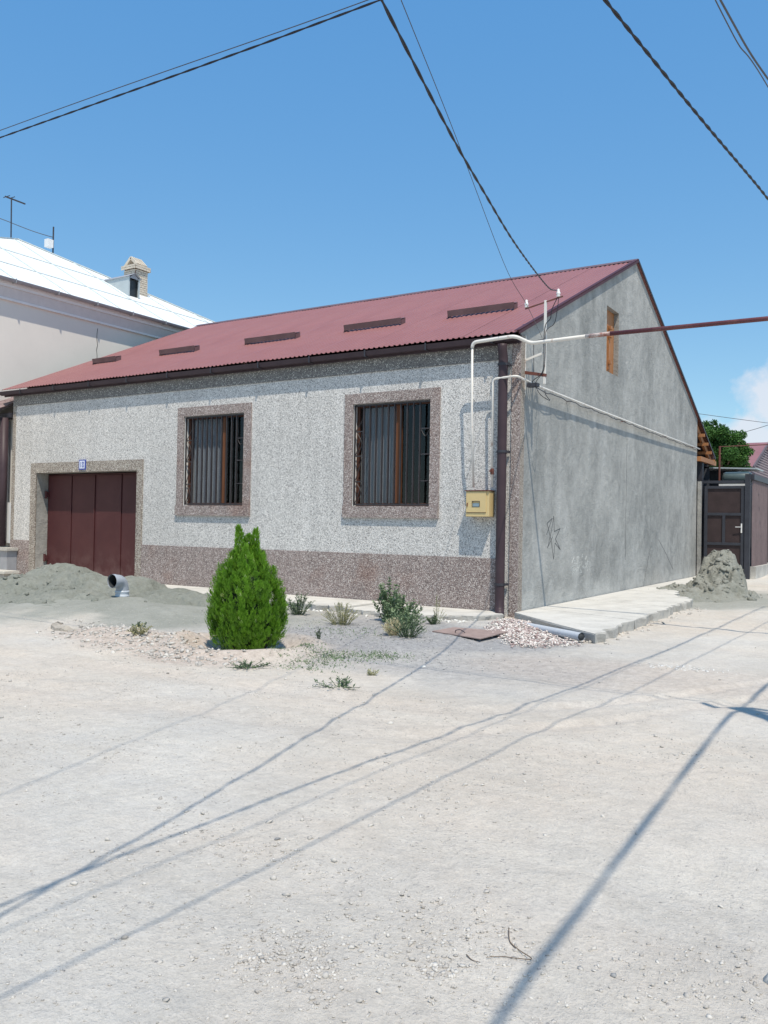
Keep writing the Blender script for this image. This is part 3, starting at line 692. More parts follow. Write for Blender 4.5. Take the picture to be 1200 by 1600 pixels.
mb = MB(); wx0, wx1, wz0, wz1 = x0 + .13, x0 + .26, z0 + .17, z0 + .255; y0, y1 = -.254, -.241
mb.box(x0 + .015, wx0, y0, y1, z0 + .075, z1 - .012); mb.box(wx1, x1 - .05, y0, y1, z0 + .075, z1 - .012); mb.box(wx0, wx1, y0, y1, z0 + .075, wz0); mb.box(wx0, wx1, y0, y1, wz1, z1 - .012)
dr = mb.build('door', 'meter_yellow', box)
mb = MB()
for a_, b_, c_, d_ in ((wx0 - .008, wx1 + .008, wz0 - .008, wz0), (wx0 - .008, wx1 + .008, wz1, wz1 + .008), (wx0 - .008, wx0, wz0, wz1), (wx1, wx1 + .008, wz0, wz1)): mb.box(a_, b_, -.258, -.2545, c_, d_)
mb.build('window_rim', 'meter_dark', dr)
mb = MB(); mb.box(wx0, wx1, -.246, -.2425, wz0, wz0 + .055); mb.build('meter_window', 'glass_meter', dr)
mb = MB(); mb.box(x0 + .03, x0 + .045, -.266, -.2545, z0 + .17, z0 + .23); mb.build('latch', 'rust', dr)
mb = MB(); mb.box(x0 + .02, x1 - .055, -.2435, -.2405, z0 + .066, z0 + .0745); mb.build('door_gap', 'rust', box)

# ------------------------------------------------------------------ service mast on the gable
ms_ = empty('service_mast', (.3, .18, 3.9), 'worn white steel bracket mast with two porcelain insulators at the house corner', 'wire bracket')
mb = MB(); mb.box(.282, .318, .162, .198, 3.88, 5.27); mb.build('post', 'pipe_white', ms_)
mb = MB(); mb.bar((-.06, .18, 5.17), (.60, .18, 5.30), .02, .02); mb.build('crossarm', 'rust', ms_)
for x, z in ((-.04, 5.19), (.52, 5.30)):
    mb = MB(); mb.lathe([(.001, 0), (.026, .0), (.034, .012), (.024, .04), (.036, .055), (.03, .075), (.018, .09), (.022, .11), (.014, .13), (.001, .132)], (x, .18, z), n=14)
    mb.build('insulator', 'porcelain', ms_, smooth=True)
mb = MB(); mb.bar((GX, .18, 4.30), (.275, .18, 4.40), .02, .035); mb.build('upper_bracket', 'pipe_white', ms_)
mb = MB(); mb.bar((GX, .18, 4.10), (.33, .18, 4.02), .04, .05); mb.build('lower_bracket', 'rust', ms_)
mb = MB(); mb.bar((GX + .012, .18, 3.75), (GX + .012, .18, 4.72), .02, .03); mb.build('wall_bar', 'pipe_white', ms_)
mb = MB(); mb.bar((.10, .18, 4.60), (.275, .18, 4.62), .02, .025); mb.tube([(.10, .18, 4.6), (.11, .18, 4.05)], .006, 6); mb.build('stay', 'dark_iron', ms_)
mb = MB(); mb.box(.02, .20, .10, .22, 3.84, 3.90); mb.build('cable_block', 'dark_iron', ms_)
mb = MB()
mb.tube(spline([(.52, .18, 5.32), (.42, .16, 5.1), (.40, .15, 4.95), (.32, .14, 4.85), (.30, .13, 4.6), (.29, .13, 4.1), (.12, .14, 3.95), (.10, .16, 3.90)], 6), .007, 6)
mb.tube(spline([(.53, .18, 5.30), (.50, .16, 5.0), (.46, .15, 4.85), (.33, .14, 4.74), (.33, .13, 4.4), (.31, .12, 4.1), (.2, .12, 3.95), (.14, .14, 3.88)], 6), .006, 6)
mb.tube(spline([(.14, .14, 3.88), (.25, .14, 3.7), (.35, .3, 3.62), (.2, .5, 3.75), (.10, .7, 3.86)], 6), .006, 6)
mb.build('lead_wire', 'wire_black', ms_, smooth=True)

# ------------------------------------------------------------------ overhead cables
def twisted(name, pts, r, label, n=3, pitch=1.2, mat='wire_black', cat='cable', group=None):
    P = spline(pts, 60); mb = MB(); dist = [0]
    for i in range(1, len(P)): dist.append(dist[-1] + (P[i] - P[i - 1]).length)
    for k in range(n):
        q = []
        for p, d in zip(P, dist):
            a = 2 * PI * (d / pitch + k / n); q.append(p + Vector((math.cos(a) * r * 1.0, 0, math.sin(a) * r * 1.0)))
        mb.tube(q, r * 1.25, 6)
    return tag(mb.build(name, mat, smooth=True), label, cat, group)
def wire(pts, r, label, mat='wire_black', n=30):
    mb = MB(); mb.tube(spline(pts, n), r, 6); return tag(mb.build('cable', mat, smooth=True), label, 'cable')
twisted('cable', [(.50, .15, 5.40), (1.08, -1.70, 4.93), (2.16, -5.23, 4.31), (2.67, -7.08, 4.15), (3.08, -8.63, 4.09), (4.00, -12.1, 4.10), (4.6, -15, 4.4), (5.6, -21, 5.8)], .0048,
        'thick twisted black cable rising steeply from the insulator on the house corner', n=2, pitch=.55)
wire([(.27, .13, 4.64), (.02, .05, 5.20), (.10, -1.0, 5.55), (1.05, -4.6, 6.05), (2.36, -8.6, 5.9), (3.4, -12, 6.1), (5.6, -20, 6.9)], .0045, 'hair-thin dark wire hanging just right of the thick cable above the roof', 'wire_grey')
twisted('cable', [(5.2, -21, 5.6), (4.3, -15, 4.5), (4.03, -12.1, 4.08), (4.16, -9.91, 4.20), (4.31, -7.46, 4.30), (4.41, -5.64, 4.42), (4.52, -3.46, 4.58), (4.8, 4, 5.4)], .0050,
        'twisted black cable crossing the upper right corner of the sky', n=2, pitch=.32)
wire([(4.45, -21, 5.9), (4.48, -14, 4.9), (4.52, -9.4, 4.72), (4.55, -7.32, 4.77), (4.65, -5.6, 4.9), (4.95, 4, 5.7)], .0042, 'left one of two close parallel thin wires at the top right of the sky', 'wire_grey')
wire([(4.75, -21, 5.2), (4.70, -14, 4.35), (4.72, -9.7, 4.22), (4.75, -8.16, 4.27), (4.92, -5.6, 4.42), (5.25, 4, 5.1)], .0058, 'right one of two close parallel thin wires at the top right of the sky', 'wire_grey')
twisted('cable', [(-34, -7.37, 6.1), (-16, -7.37, 5.98), (-3.4, -7.33, 5.86), (1.75, -7.27, 5.87), (6.4, -7.3, 5.95)], .0052, 'thick twisted black cable slanting from the left edge up to the top of the sky', n=2, pitch=.5)
wire([(-34, -7.2, 6.25), (-16, -7.2, 6.12), (-3.4, -7.20, 6.04), (1.75, -7.20, 5.96), (6.4, -7.2, 6.0)], .0045, 'thin dark wire running just above the thick twisted cable on the left of the sky', 'wire_grey')
twisted('cable', [(6.6, -24, 5.9), (6.53, -14.5, 5.42), (6.44, -12.2, 5.40), (6.37, -10.73, 5.40), (6.29, -9.0, 5.42), (6.25, -7.6, 5.45), (6.28, -5.98, 5.44), (6.4, 6, 5.8)], .0085, 'heavy bundled cable over the street that throws the broad shadow across the road', n=2, pitch=3.0)
wire([(-14, 21, 8.5), (.0, 25, 6.0), (6, 28, 5.4)], .01, 'thin wire low in the sky behind the tree, nearer the cloud', 'wire_grey')
wire([(-14.0, 33, 4.2), (-1.9, 30, 6.1), (1.5, 29.2, 7.3), (6, 28, 9)], .012, 'thin wire rising to the right beside the cloud above the red roofed house', 'wire_grey')
# the street pole just outside the picture whose tip shades the road
pole = empty('utility_pole', (6.45, -7.50, 0), 'steel street pole whose tip throws its shadow on the road at the right edge', 'pole')
mb = MB(); mb.tube([(6.45, -7.50, -.2), (6.45, -7.50, 3), (6.40, -7.42, 5.92)], .085, 12, r2=.07); mb.build('shaft', 'rust', pole, smooth=True)
mb = MB(); mb.bar((6.56, -7.30, 5.0), (6.38, -7.40, 5.86), .04, .05); mb.bar((6.9, -7.2, 4.6), (6.56, -7.30, 5.0), .04, .05); mb.build('brace', 'dark_iron', pole)
mb = MB(); mb.bar((6.1, -7.4, 5.90), (6.7, -7.4, 5.90), .05, .05); mb.build('crossarm', 'dark_iron', pole)

# ------------------------------------------------------------------ neighbouring house with white hipped roof
nb_h = empty('neighbour_house', (-20, 4.25, 0), 'tall beige rendered house with a bright white hipped metal roof left of the pebbledash house', 'house')
AX, AY, AZ = -20, 4.25, 10.80; E0, E1, EX0, EX1, EZ2 = -4.5, 13.0, -14.5, -25.5, 7.72
mb = MB(); mb.box(-25, -14.70, -4.2, 12.7, -.2, 7.42); mb.build('wall', 'beige_render', nb_h)
mb = MB(); c4 = [(EX0, E0, EZ2), (EX0, E1, EZ2), (EX1, E1, EZ2), (EX1, E0, EZ2)]
mb.add(c4 + [(AX, AY, AZ)], [(0, 1, 4), (1, 2, 4), (2, 3, 4), (3, 0, 4)]); rf = mb.build('roof', 'white_roof', nb_h)
mb = MB()
def onr(x, y): return (x, y, EZ2 + (EX0 - x) * (AZ - EZ2) / (EX0 - AX) + .012)
for k in range(9):
    y0 = -3.0 + k * 1.75; t = 1 - abs(y0 - AY) / (8.75); xt = EX0 + (AX - EX0) * t
    mb.bar(onr(EX0 - .02, y0), onr(xt + .05, y0), .028, .03)
for cy in (E0, E1): mb.bar((EX0, cy, EZ2 + .02), (AX, AY, AZ + .02), .07, .03)
mb.bar(onr(-16.1, -1.6), onr(-16.1, 10.2), .02, .018); mb.bar(onr(-17.8, .9), onr(-17.8, 7.6), .02, .018)
mb.build('seam', 'seam_grey', rf)
mb = MB(); mb.box(-25.4, EX0 - .02, E0 + .05, E1 - .05, 7.60, 7.70); mb.build('fascia', 'white_paint', nb_h)
mb = MB(); mb.box(-25.35, EX0 - .05, E0 + .08, E1 - .08, 7.52, 7.598); mb.build('lower_fascia', 'white_paint', nb_h)
mb = MB(); mb.add([(EX0 - .08, E0 + .1, 7.518), (EX0 - .08, E1 - .1, 7.518), (-14.655, E1 - .25, 7.26), (-14.655, E0 + .25, 7.26)], [(0, 1, 2, 3)]); mb.build('cove', 'soffit_grey', nb_h)
mb = MB(); mb.box(-25.1, -14.640, E0 + .2, E1 - .2, 7.20, 7.258); mb.build('moulding', 'white_paint', nb_h)
mb = MB(); ga = [(math.cos(a) * .075, math.sin(a) * .075) for a in np.linspace(PI, 2 * PI, 9)]
n = len(ga)
for y in (E0, E1): mb.v += [(EX0 + .06 + u, y, EZ2 - .01 + w) for u, w in ga] + [(EX0 + .06 + u * .92, y, EZ2 - .01 + w * .92) for u, w in ga]
for i in range(n - 1): mb.f += [(i, i + 1, 2 * n + i + 1, 2 * n + i), (n + i, 3 * n + i, 3 * n + i + 1, n + i + 1)]
mb.mi = [0] * len(mb.f); gu = mb.build('gutter', 'gutter_grey', nb_h, smooth=True)
for y in np.arange(-3.5, 12.5, 1.3): mb = MB(); mb.box(EX0 - .02, EX0 + .145, y, y + .03, EZ2 - .10, EZ2 - .085); mb.box(EX0 + .138, EX0 + .148, y, y + .03, EZ2 - .1, EZ2 + .01); mb.build('gutter_bracket', 'gutter_grey', gu)
mb = MB(); q = [(-14.694 + 0, 3.35 + random.uniform(-.02, .02) - z * .01, z) for z in np.linspace(7.05, 4.4, 18)]; mb.tube(q, .008, 5); mb.build('wall_crack', 'ink_black', nb_h)
# dormer
dx, dy0, dy1 = -16.58, 6.03, 6.50; dz0 = onr(dx, 0)[2] - .02; dzt = 9.56; dzr = 9.70; ym = (dy0 + dy1) / 2; slope = (AZ - EZ2) / (EX0 - AX)
xb = lambda z: EX0 - (z - EZ2) / slope
mb = MB()
for y in (dy0, dy1): mb.add([(dx, y, dz0), (dx, y, dzt), (xb(dzt), y, dzt)], [(0, 1, 2)])
mb.box(dx - .02, dx, dy0 + .001, dy0 + .05, dz0, dzt - .01); mb.box(dx - .02, dx, dy1 - .05, dy1 - .001, dz0, dzt - .01)
do = mb.build('dormer', 'tin_grey', nb_h)
mb = MB(); mb.quad((dx + .06, dy0 - .04, dzt - .02), (dx + .06, ym, dzr), (xb(dzr), ym, dzr), (xb(dzt) , dy0 - .04, dzt - .02)); mb.quad((dx + .06, dy1 + .04, dzt - .02), (dx + .06, ym, dzr), (xb(dzr), ym, dzr), (xb(dzt), dy1 + .04, dzt - .02))
mb.add([(dx - .01, dy0 + .03, dzt - .05), (dx - .01, dy1 - .03, dzt - .05), (dx - .01, ym, dzr - .01)], [(0, 1, 2)]); mb.build('dormer_roof', 'gutter_grey', do)
mb = MB(); mb.box(dx - .9, dx - .10, dy0 + .02, dy1 - .02, dz0 + .05, dzt - .06); mb.build('dormer_shade', 'meter_dark', do)  # near-black block stands in for the shade inside the dormer opening
# brick chimney behind the dormer: courses laid one by one
ch = empty('chimney', (-17.55, 7.2, 9.2), 'cream brick chimney with a small gabled cap behind the dormer on the white roof', 'chimney')
mb = MB(); mb.box(-17.83, -17.27, 6.92, 7.43, 9.0, 10.24); core = mb.build('core', 'brick_soot', ch)
bricks = MB()
def course(x0, x1, y0, y1, z, h=.062, off=0):
    L = .155
    for yy, fl in ((y0, -1), (y1, 1)):
        x = x0 - (L / 2 if off else 0)
        while x < x1:
            a_, b_ = max(x, x0) + .006, min(x + L, x1) - .006; x += L
            if b_ - a_ > .02: j = random.uniform(0, .008); bricks.box(a_, b_, min(yy, yy + fl * .03) - (j if fl < 0 else 0), max(yy, yy + fl * .03) + (j if fl > 0 else 0), z, z + h)
    y = y0 - (L / 2 if off else 0)
    while y < y1:
        a_, b_ = max(y, y0) + .006, min(y + L, y1) - .006; y += L
        if b_ - a_ > .02: j = random.uniform(0, .008); bricks.box(x1, x1 + .03 + j, a_, b_, z, z + h)
for k in range(15): course(-17.83, -17.27, 6.92, 7.43, 9.02 + k * .074, off=k % 2)
for k in range(2): course(-17.90, -17.20, 6.85, 7.50, 10.13 + k * .074, off=k % 2)
bricks.build('brick_courses', 'brick_cream', ch, kind='stuff')
mb = MB(); mb.box(-17.88, -17.22, 6.87, 7.48, 10.24, 10.275); mb.build('shelf', 'brick_cream', ch)
mb = MB()
for y in (6.90, 7.45):
    sgn = 1 if y < 7 else -1
for i in range(5):
    y0 = 6.90 + i * .10 + .004
    for x_, up in ((-17.85, 1), (-17.25, -1)): mb.bar((x_, y0 + .05, 10.28), (-17.55, y0 + .05, 10.56), .094, .06, up=(0, 1, 0)) if up == 1 else mb.bar((x_, y0 + .05, 10.28), (-17.552, y0 + .05, 10.56), .094, .06, up=(0, 1, 0))
mb.build('cap_bricks', 'brick_cream', ch)
# antennas
an = empty('tv_antenna', (-20.0, 4.05, 10.8), 'thin T-shaped television antenna mast on the peak of the white roof', 'antenna')
mb = MB(); mb.tube([(-20, 4.02, 10.7), (-20, 4.0, 12.1)], .022, 6); mb.build('mast', 'dark_iron', an)
mb = MB(); mb.tube([(-20.05, 3.80, 12.10), (-19.95, 4.48, 12.05)], .028, 6); mb.tube([(-20.2, 3.84, 12.1), (-19.85, 3.84, 12.1)], .014, 5); mb.tube([(-20.15, 4.02, 12.12), (-19.85, 4.02, 12.12)], .014, 5); mb.build('boom', 'dark_iron', an)
an2 = empty('roof_mast', (-20.3, 5.75, 10.5), 'short dark rod with a small white box on the slope of the white roof', 'antenna')
mb = MB(); mb.tube([(-20.2, 5.78, 10.0), (-20.2, 5.78, 11.72)], .026, 6); mb.build('rod', 'dark_iron', an2)
mb = MB(); mb.box(-20.3, -20.1, 5.50, 5.72, 10.95, 11.22); mb.build('white_box', 'white_paint', an2)
wire([(-40, -8, 14.5), (-24, 2.3, 12.4), (-20.2, 5.76, 11.35)], .012, 'thin wire running down from the left edge to the rod on the white roof', 'wire_grey')

# ------------------------------------------------------------------ low annex at the far left
ax_ = empty('annex', (-15, 0, 0), 'low annex with brown tiled eave squeezed between the pebbledash house and the left edge', 'building')
mb = MB(); mb.box(-17.5, -13.74, .20, 3, -.2, 4.02); mb.build('wall', 'beige_render', ax_)
mb = MB(); mb.box(-17.5, -13.76, .02, .19, .88, 1.9); mb.box(-17.5, -14.18, .02, .19, 3.45, 3.99); mb.build('white_boards', 'white_paint', ax_)
mb = MB(); mb.box(-14.22, -14.12, .0, .17, .9, 3.99); mb.build('door_post', 'gutter_grey', ax_)
mb = MB(); mb.box(-17.5, -14.23, .10, .18, 1.92, 3.44); mb.build('glazing', 'gutter_grey', ax_)
mb = MB(); mb.box(-17.5, -13.75, -.08, .18, 4.03, 4.15); mb.build('beam', 'dark_iron', ax_)
mb = MB(); mb.tube([(-13.93, -.12, .80), (-13.93, -.12, 4.02)], .105, 12); mb.build('downpipe', 'brown_enamel', ax_, smooth=True)
# individually laid roof tiles at the eave
tile = MB(); n = 8; tw, tl = .24, .36
for j in (0, 1):
    for i in range(n + 1): tile.v.append((i / n * tw, j * tl, j * tl * .46 + .045 * math.sin(i / n * PI * 2) + .02 * (1 - j)))
for j in (0, 1):
    for i in range(n + 1): tile.v.append((i / n * tw, j * tl, j * tl * .46 + .045 * math.sin(i / n * PI * 2) + .02 * (1 - j) - .018))
for i in range(n):
    tile.f += [(i, i + 1, n + 2 + i, n + 1 + i), (2 * n + 2 + i, 3 * n + 3 + i, 3 * n + 4 + i, 2 * n + 3 + i), (i, 2 * n + 2 + i, 2 * n + 3 + i, i + 1)]
tile.mi = [0] * len(tile.f); t0 = tile.build('roof_tile', 'tile_brown', ax_, smooth=True); tme = t0.data; first = True
for r in range(6):
    for c_ in range(16):
        loc = Vector((-17.6 + c_ * .235, -.42 + r * .33, 4.18 + r * .33 * .46 + (c_ % 2) * .002)) - Vector((-15, 0, 0))
        if first: t0.location = loc; first = False
        else: o = t0.copy(); COL.objects.link(o); o.parent = ax_; o.location = loc
mb = MB(); mb.quad((-17.6, -.40, 4.15), (-13.8, -.40, 4.15), (-13.8, 1.6, 5.06), (-17.6, 1.6, 5.06)); mb.build('roof_deck', 'dark_iron', ax_)
st_ = empty('entrance_steps', (-14.5, -.3, 0), 'grey concrete entrance steps with pale treads left of the garage door', 'steps')
mb = MB(); mb.box(-17.5, -13.42, -.30, -.032, -.2, .70); mb.build('upper_riser', 'gutter_grey', st_)
mb = MB(); mb.box(-17.5, -13.36, -.36, -.032, .702, .775); mb.build('upper_tread', 'pale_concrete', st_, bevel=.006)
mb = MB(); mb.box(-17.5, -12.98, -.66, -.34, -.2, .17); mb.build('lower_riser', 'cement_raw', st_)
mb = MB(); mb.box(-17.5, -12.90, -.72, -.302, .172, .235); mb.build('lower_tread', 'pale_concrete', st_, bevel=.006)

# ------------------------------------------------------------------ gate, fence and yard at the end of the gable
gt = empty('yard_gate', (.65, 13.4, .2), 'dark steel yard gate with brown sheet panels beside the gable end', 'gate')
GY = 13.4; gx0, gx1, gz0, gz1 = .10, 1.21, .22, 2.82
mb = MB(); mb.box(gx0, gx0 + .09, GY, GY + .06, gz0, gz1); mb.box(gx1 - .09, gx1, GY, GY + .06, gz0, gz1)
for z in (gz0, 1.08, 1.95, gz1 - .08): mb.box(gx0 + .09, gx1 - .09, GY, GY + .06, z, z + .08)
mb.box(.61, .69, GY, GY + .06, 1.16, 1.95); mb.build('frame', 'gate_frame', gt, bevel=.004)
for a_, b_, c_, d_ in ((gx0 + .09, gx1 - .09, gz0 + .08, 1.08), (gx0 + .09, .61, 1.16, 1.95), (.69, gx1 - .09, 1.16, 1.95), (gx0 + .09, gx1 - .09, 2.03, gz1 - .08)):
    mb = MB(); mb.box(a_, b_, GY + .035, GY + .04, c_, d_); mb.build('panel', 'gate_panel', gt)
mb = MB(); mb.box(1.125, 1.16, GY - .012, GY - .001, 1.45, 1.72); mb.bar((1.14, GY - .04, 1.62), (.98, GY - .05, 1.62), .018, .018); mb.bar((1.14, GY - .05, 1.62), (1.14, GY, 1.62), .018, .018); mb.build('handle', 'white_paint', gt)
gp_ = empty('gate_post', (1.3, 13.45, .2), 'dark square steel post between the yard gate and the sheet fence', 'post')
mb = MB(); mb.box(1.23, 1.37, 13.36, 13.50, 0, 3.16); mb.build('shaft', 'gate_frame', gp_)
mb = MB(); mb.box(-.14, 1.23, 13.40, 13.50, 2.90, 2.98); mb.build('lintel', 'gate_frame', gp_)
mb = MB(); mb.box(-.04, .05, 13.14, 13.30, 0, 2.95); tag(mb.build('gate_post', 'cement_raw'), 'rough cement pier between the gable wall and the yard gate', 'post')
fn = empty('sheet_fence', (1.4, 15, .2), 'brown profiled sheet metal fence on a concrete footing right of the gate post', 'fence')
mb = MB(); mb.box(1.36, 1.52, 13.52, 22, -.1, .48); mb.build('footing', 'pale_concrete', fn)
nsh = 6
fm = MB(); W_ = .9
prof = []
for k in range(6): prof += [(k * .15, 0), (k * .15 + .07, 0), (k * .15 + .09, .03), (k * .15 + .13, .03)]
prof.append((.9, 0))
for z in (.48, 2.98): fm.v += [(1.40 + h, y, z) for y, h in prof]
nn_ = len(prof); fm.f = [(i, i + 1, nn_ + i + 1, nn_ + i) for i in range(nn_ - 1)]; fm.mi = [0] * len(fm.f)
f0 = fm.build('fence_sheet', 'gate_panel', fn); f0.location += Vector((0, 13.53, 0))
for k in range(1, 3): o = f0.copy(); COL.objects.link(o); o.parent = fn; o.location = f0.location + Vector((0, k * .905, 0))
simple('fence_brown', (.16, .12, .125), .6, .3, var=.2, scale=3)
f0.data.materials[0] = MATS['fence_brown']
mb = MB(); mb.box(1.34, 1.46, 13.52, 22, 3.0, 3.16); mb.build('top_beam', 'gate_frame', fn)
g2 = empty('sliding_gate', (1.4, 17, .3), 'dark barred steel gate leaf at the right edge beyond the sheet fence', 'gate')
mb = MB()
for y in np.arange(16.4, 21.5, .42): mb.box(1.38, 1.42, y, y + .05, .52, 2.9)
mb.build('bars', 'gate_frame', g2)
mb = MB()
for z in (.5, 1.2, 2.1, 2.88): mb.box(1.33, 1.376, 16.3, 21.6, z, z + .09)
mb.build('rails', 'gate_frame', g2)
mb = MB(); mb.box(1.43, 1.44, 16.3, 21.6, .55, 2.9); mb.build('backing_sheet', 'fence_brown', g2)
tk = empty('water_tank', (.9, 14.6, 3.0), 'dark green horizontal tank resting above the yard gate', 'tank')
mb = MB(); pr_ = [(.001, 0), (.10, .0), (.16, .03), (.19, .10), (.19, .74), (.16, .81), (.10, .84), (.001, .84)]; mb.lathe(pr_, (.42, 14.4, 3.10), axis=(1, 0, 0), n=20); mb.build('drum', 'tank_green', tk, smooth=True)
mb = MB(); mb.box(.35, 1.35, 14.2, 14.6, 2.86, 2.92); mb.build('shelf', 'white_paint', tk)
yd = empty('yard_shed', (-1, 17, 0), 'patchwork grey shed roof and posts seen above the yard gate', 'shed')
mb = MB(); mb.box(-3.2, .55, 16, 19, 0, 3.45); mb.build('wall', 'tarp', yd)
mb = MB(); mb.bar((-3.2, 15.6, 3.60), (1.3, 15.6, 3.42), 1.2, .04); mb.build('roof', 'tin_grey', yd)
mb = MB(); mb.tube([(.40, 14.0, 2.98), (.40, 14.0, 4.05)], .03, 8); mb.tube([(.40, 14.0, 4.03), (6, 14.0, 4.12)], .014, 6); mb.build('rail', 'rust', yd)
mb = MB(); mb.box(-.55, -.10, 15.0, 15.06, 2.9, 4.1); mb.build('hanging_tarp', 'tarp', yd)

# far house
fh = empty('far_house', (-8, 45, 0), 'distant house with red roof and striped block gable at the right edge behind the tree', 'house')
fx = -3.0; ry, rz = 46, 7.2; ey, ez = 40.6, 5.25
mb = MB(); mb.quad((-16, ey - .3, ez), (fx + .2, ey - .3, ez), (fx + .2, ry, rz), (-16, ry, rz)); mb.quad((-16, 51.4, ez), (fx + .2, 51.4, ez), (fx + .2, ry, rz), (-16, ry, rz)); mb.build('roof', 'roof_metal', fh)
mb = MB(); mb.add([(fx, ey, 0), (fx, 51.2, 0), (fx, 51.2, ez), (fx, ry, rz - .06), (fx, ey, ez)], [(0, 1, 2, 3, 4)]); mb.quad((-16, ey, 0), (fx, ey, 0), (fx, ey, ez), (-16, ey, ez)); mb.build('wall', 'block_pink', fh)
mb = MB()
for k in range(26):
    z = 3.0 + k * .16
    for j in range(26):
        y = ey + j * .42 + (.2 if k % 2 else 0); top = rz - .2 - abs(y + .15 - ry) * .36
        if z < top: mb.box(fx + .001, fx + .03, y, y + .28, z, z + .07)
mb.build('dark_block', 'block_dark', fh, kind='stuff')
mb = MB(); mb.bar((fx + .22, ey - .35, ez), (fx + .22, ry, rz), .08, .14); mb.bar((fx + .22, 51.4, ez), (fx + .22, ry, rz), .08, .14); mb.build('barge_board', 'block_dark', fh)

# ------------------------------------------------------------------ leaves
def leaf_mesh(name, pos, dirs, nrm, length, width, mat, parent=None, tint=None, kind=None, bend=0.0):
    """pointed leaves: 4 verts each (base, two sides, tip)"""
    pos = np.asarray(pos, float); d = np.asarray(dirs, float); n_ = np.asarray(nrm, float)
    d /= np.linalg.norm(d, axis=1)[:, None] + 1e-9; s = np.cross(d, n_); s /= np.linalg.norm(s, axis=1)[:, None] + 1e-9
    L = np.asarray(length)[:, None] * np.ones((len(pos), 1)); Wd = np.asarray(width)[:, None] * np.ones((len(pos), 1))
    up = np.cross(s, d)
    v = np.stack([pos, pos + d * L * .45 + s * Wd / 2 + up * bend * L, pos + d * L, pos + d * L * .45 - s * Wd / 2 + up * bend * L], 1).reshape(-1, 3)
    f = np.arange(len(v), dtype=np.int32); me = bpy.data.meshes.new(name); me.vertices.add(len(v)); me.vertices.foreach_set('co', v.astype(np.float32).ravel())
    me.loops.add(len(f)); me.loops.foreach_set('vertex_index', f); me.polygons.add(len(pos)); me.polygons.foreach_set('loop_start', np.arange(0, len(f), 4, dtype=np.int32)); me.update(calc_edges=True)
    t = tint if tint is not None else rng.random(len(pos)); at = me.attributes.new('tint', 'FLOAT', 'POINT'); at.data.foreach_set('value', np.repeat(t, 4).astype(np.float32))
    me.materials.append(MATS[mat]); return link(name, me, parent, kind)
def unit(a): return a / (np.linalg.norm(a, axis=1)[:, None] + 1e-9)

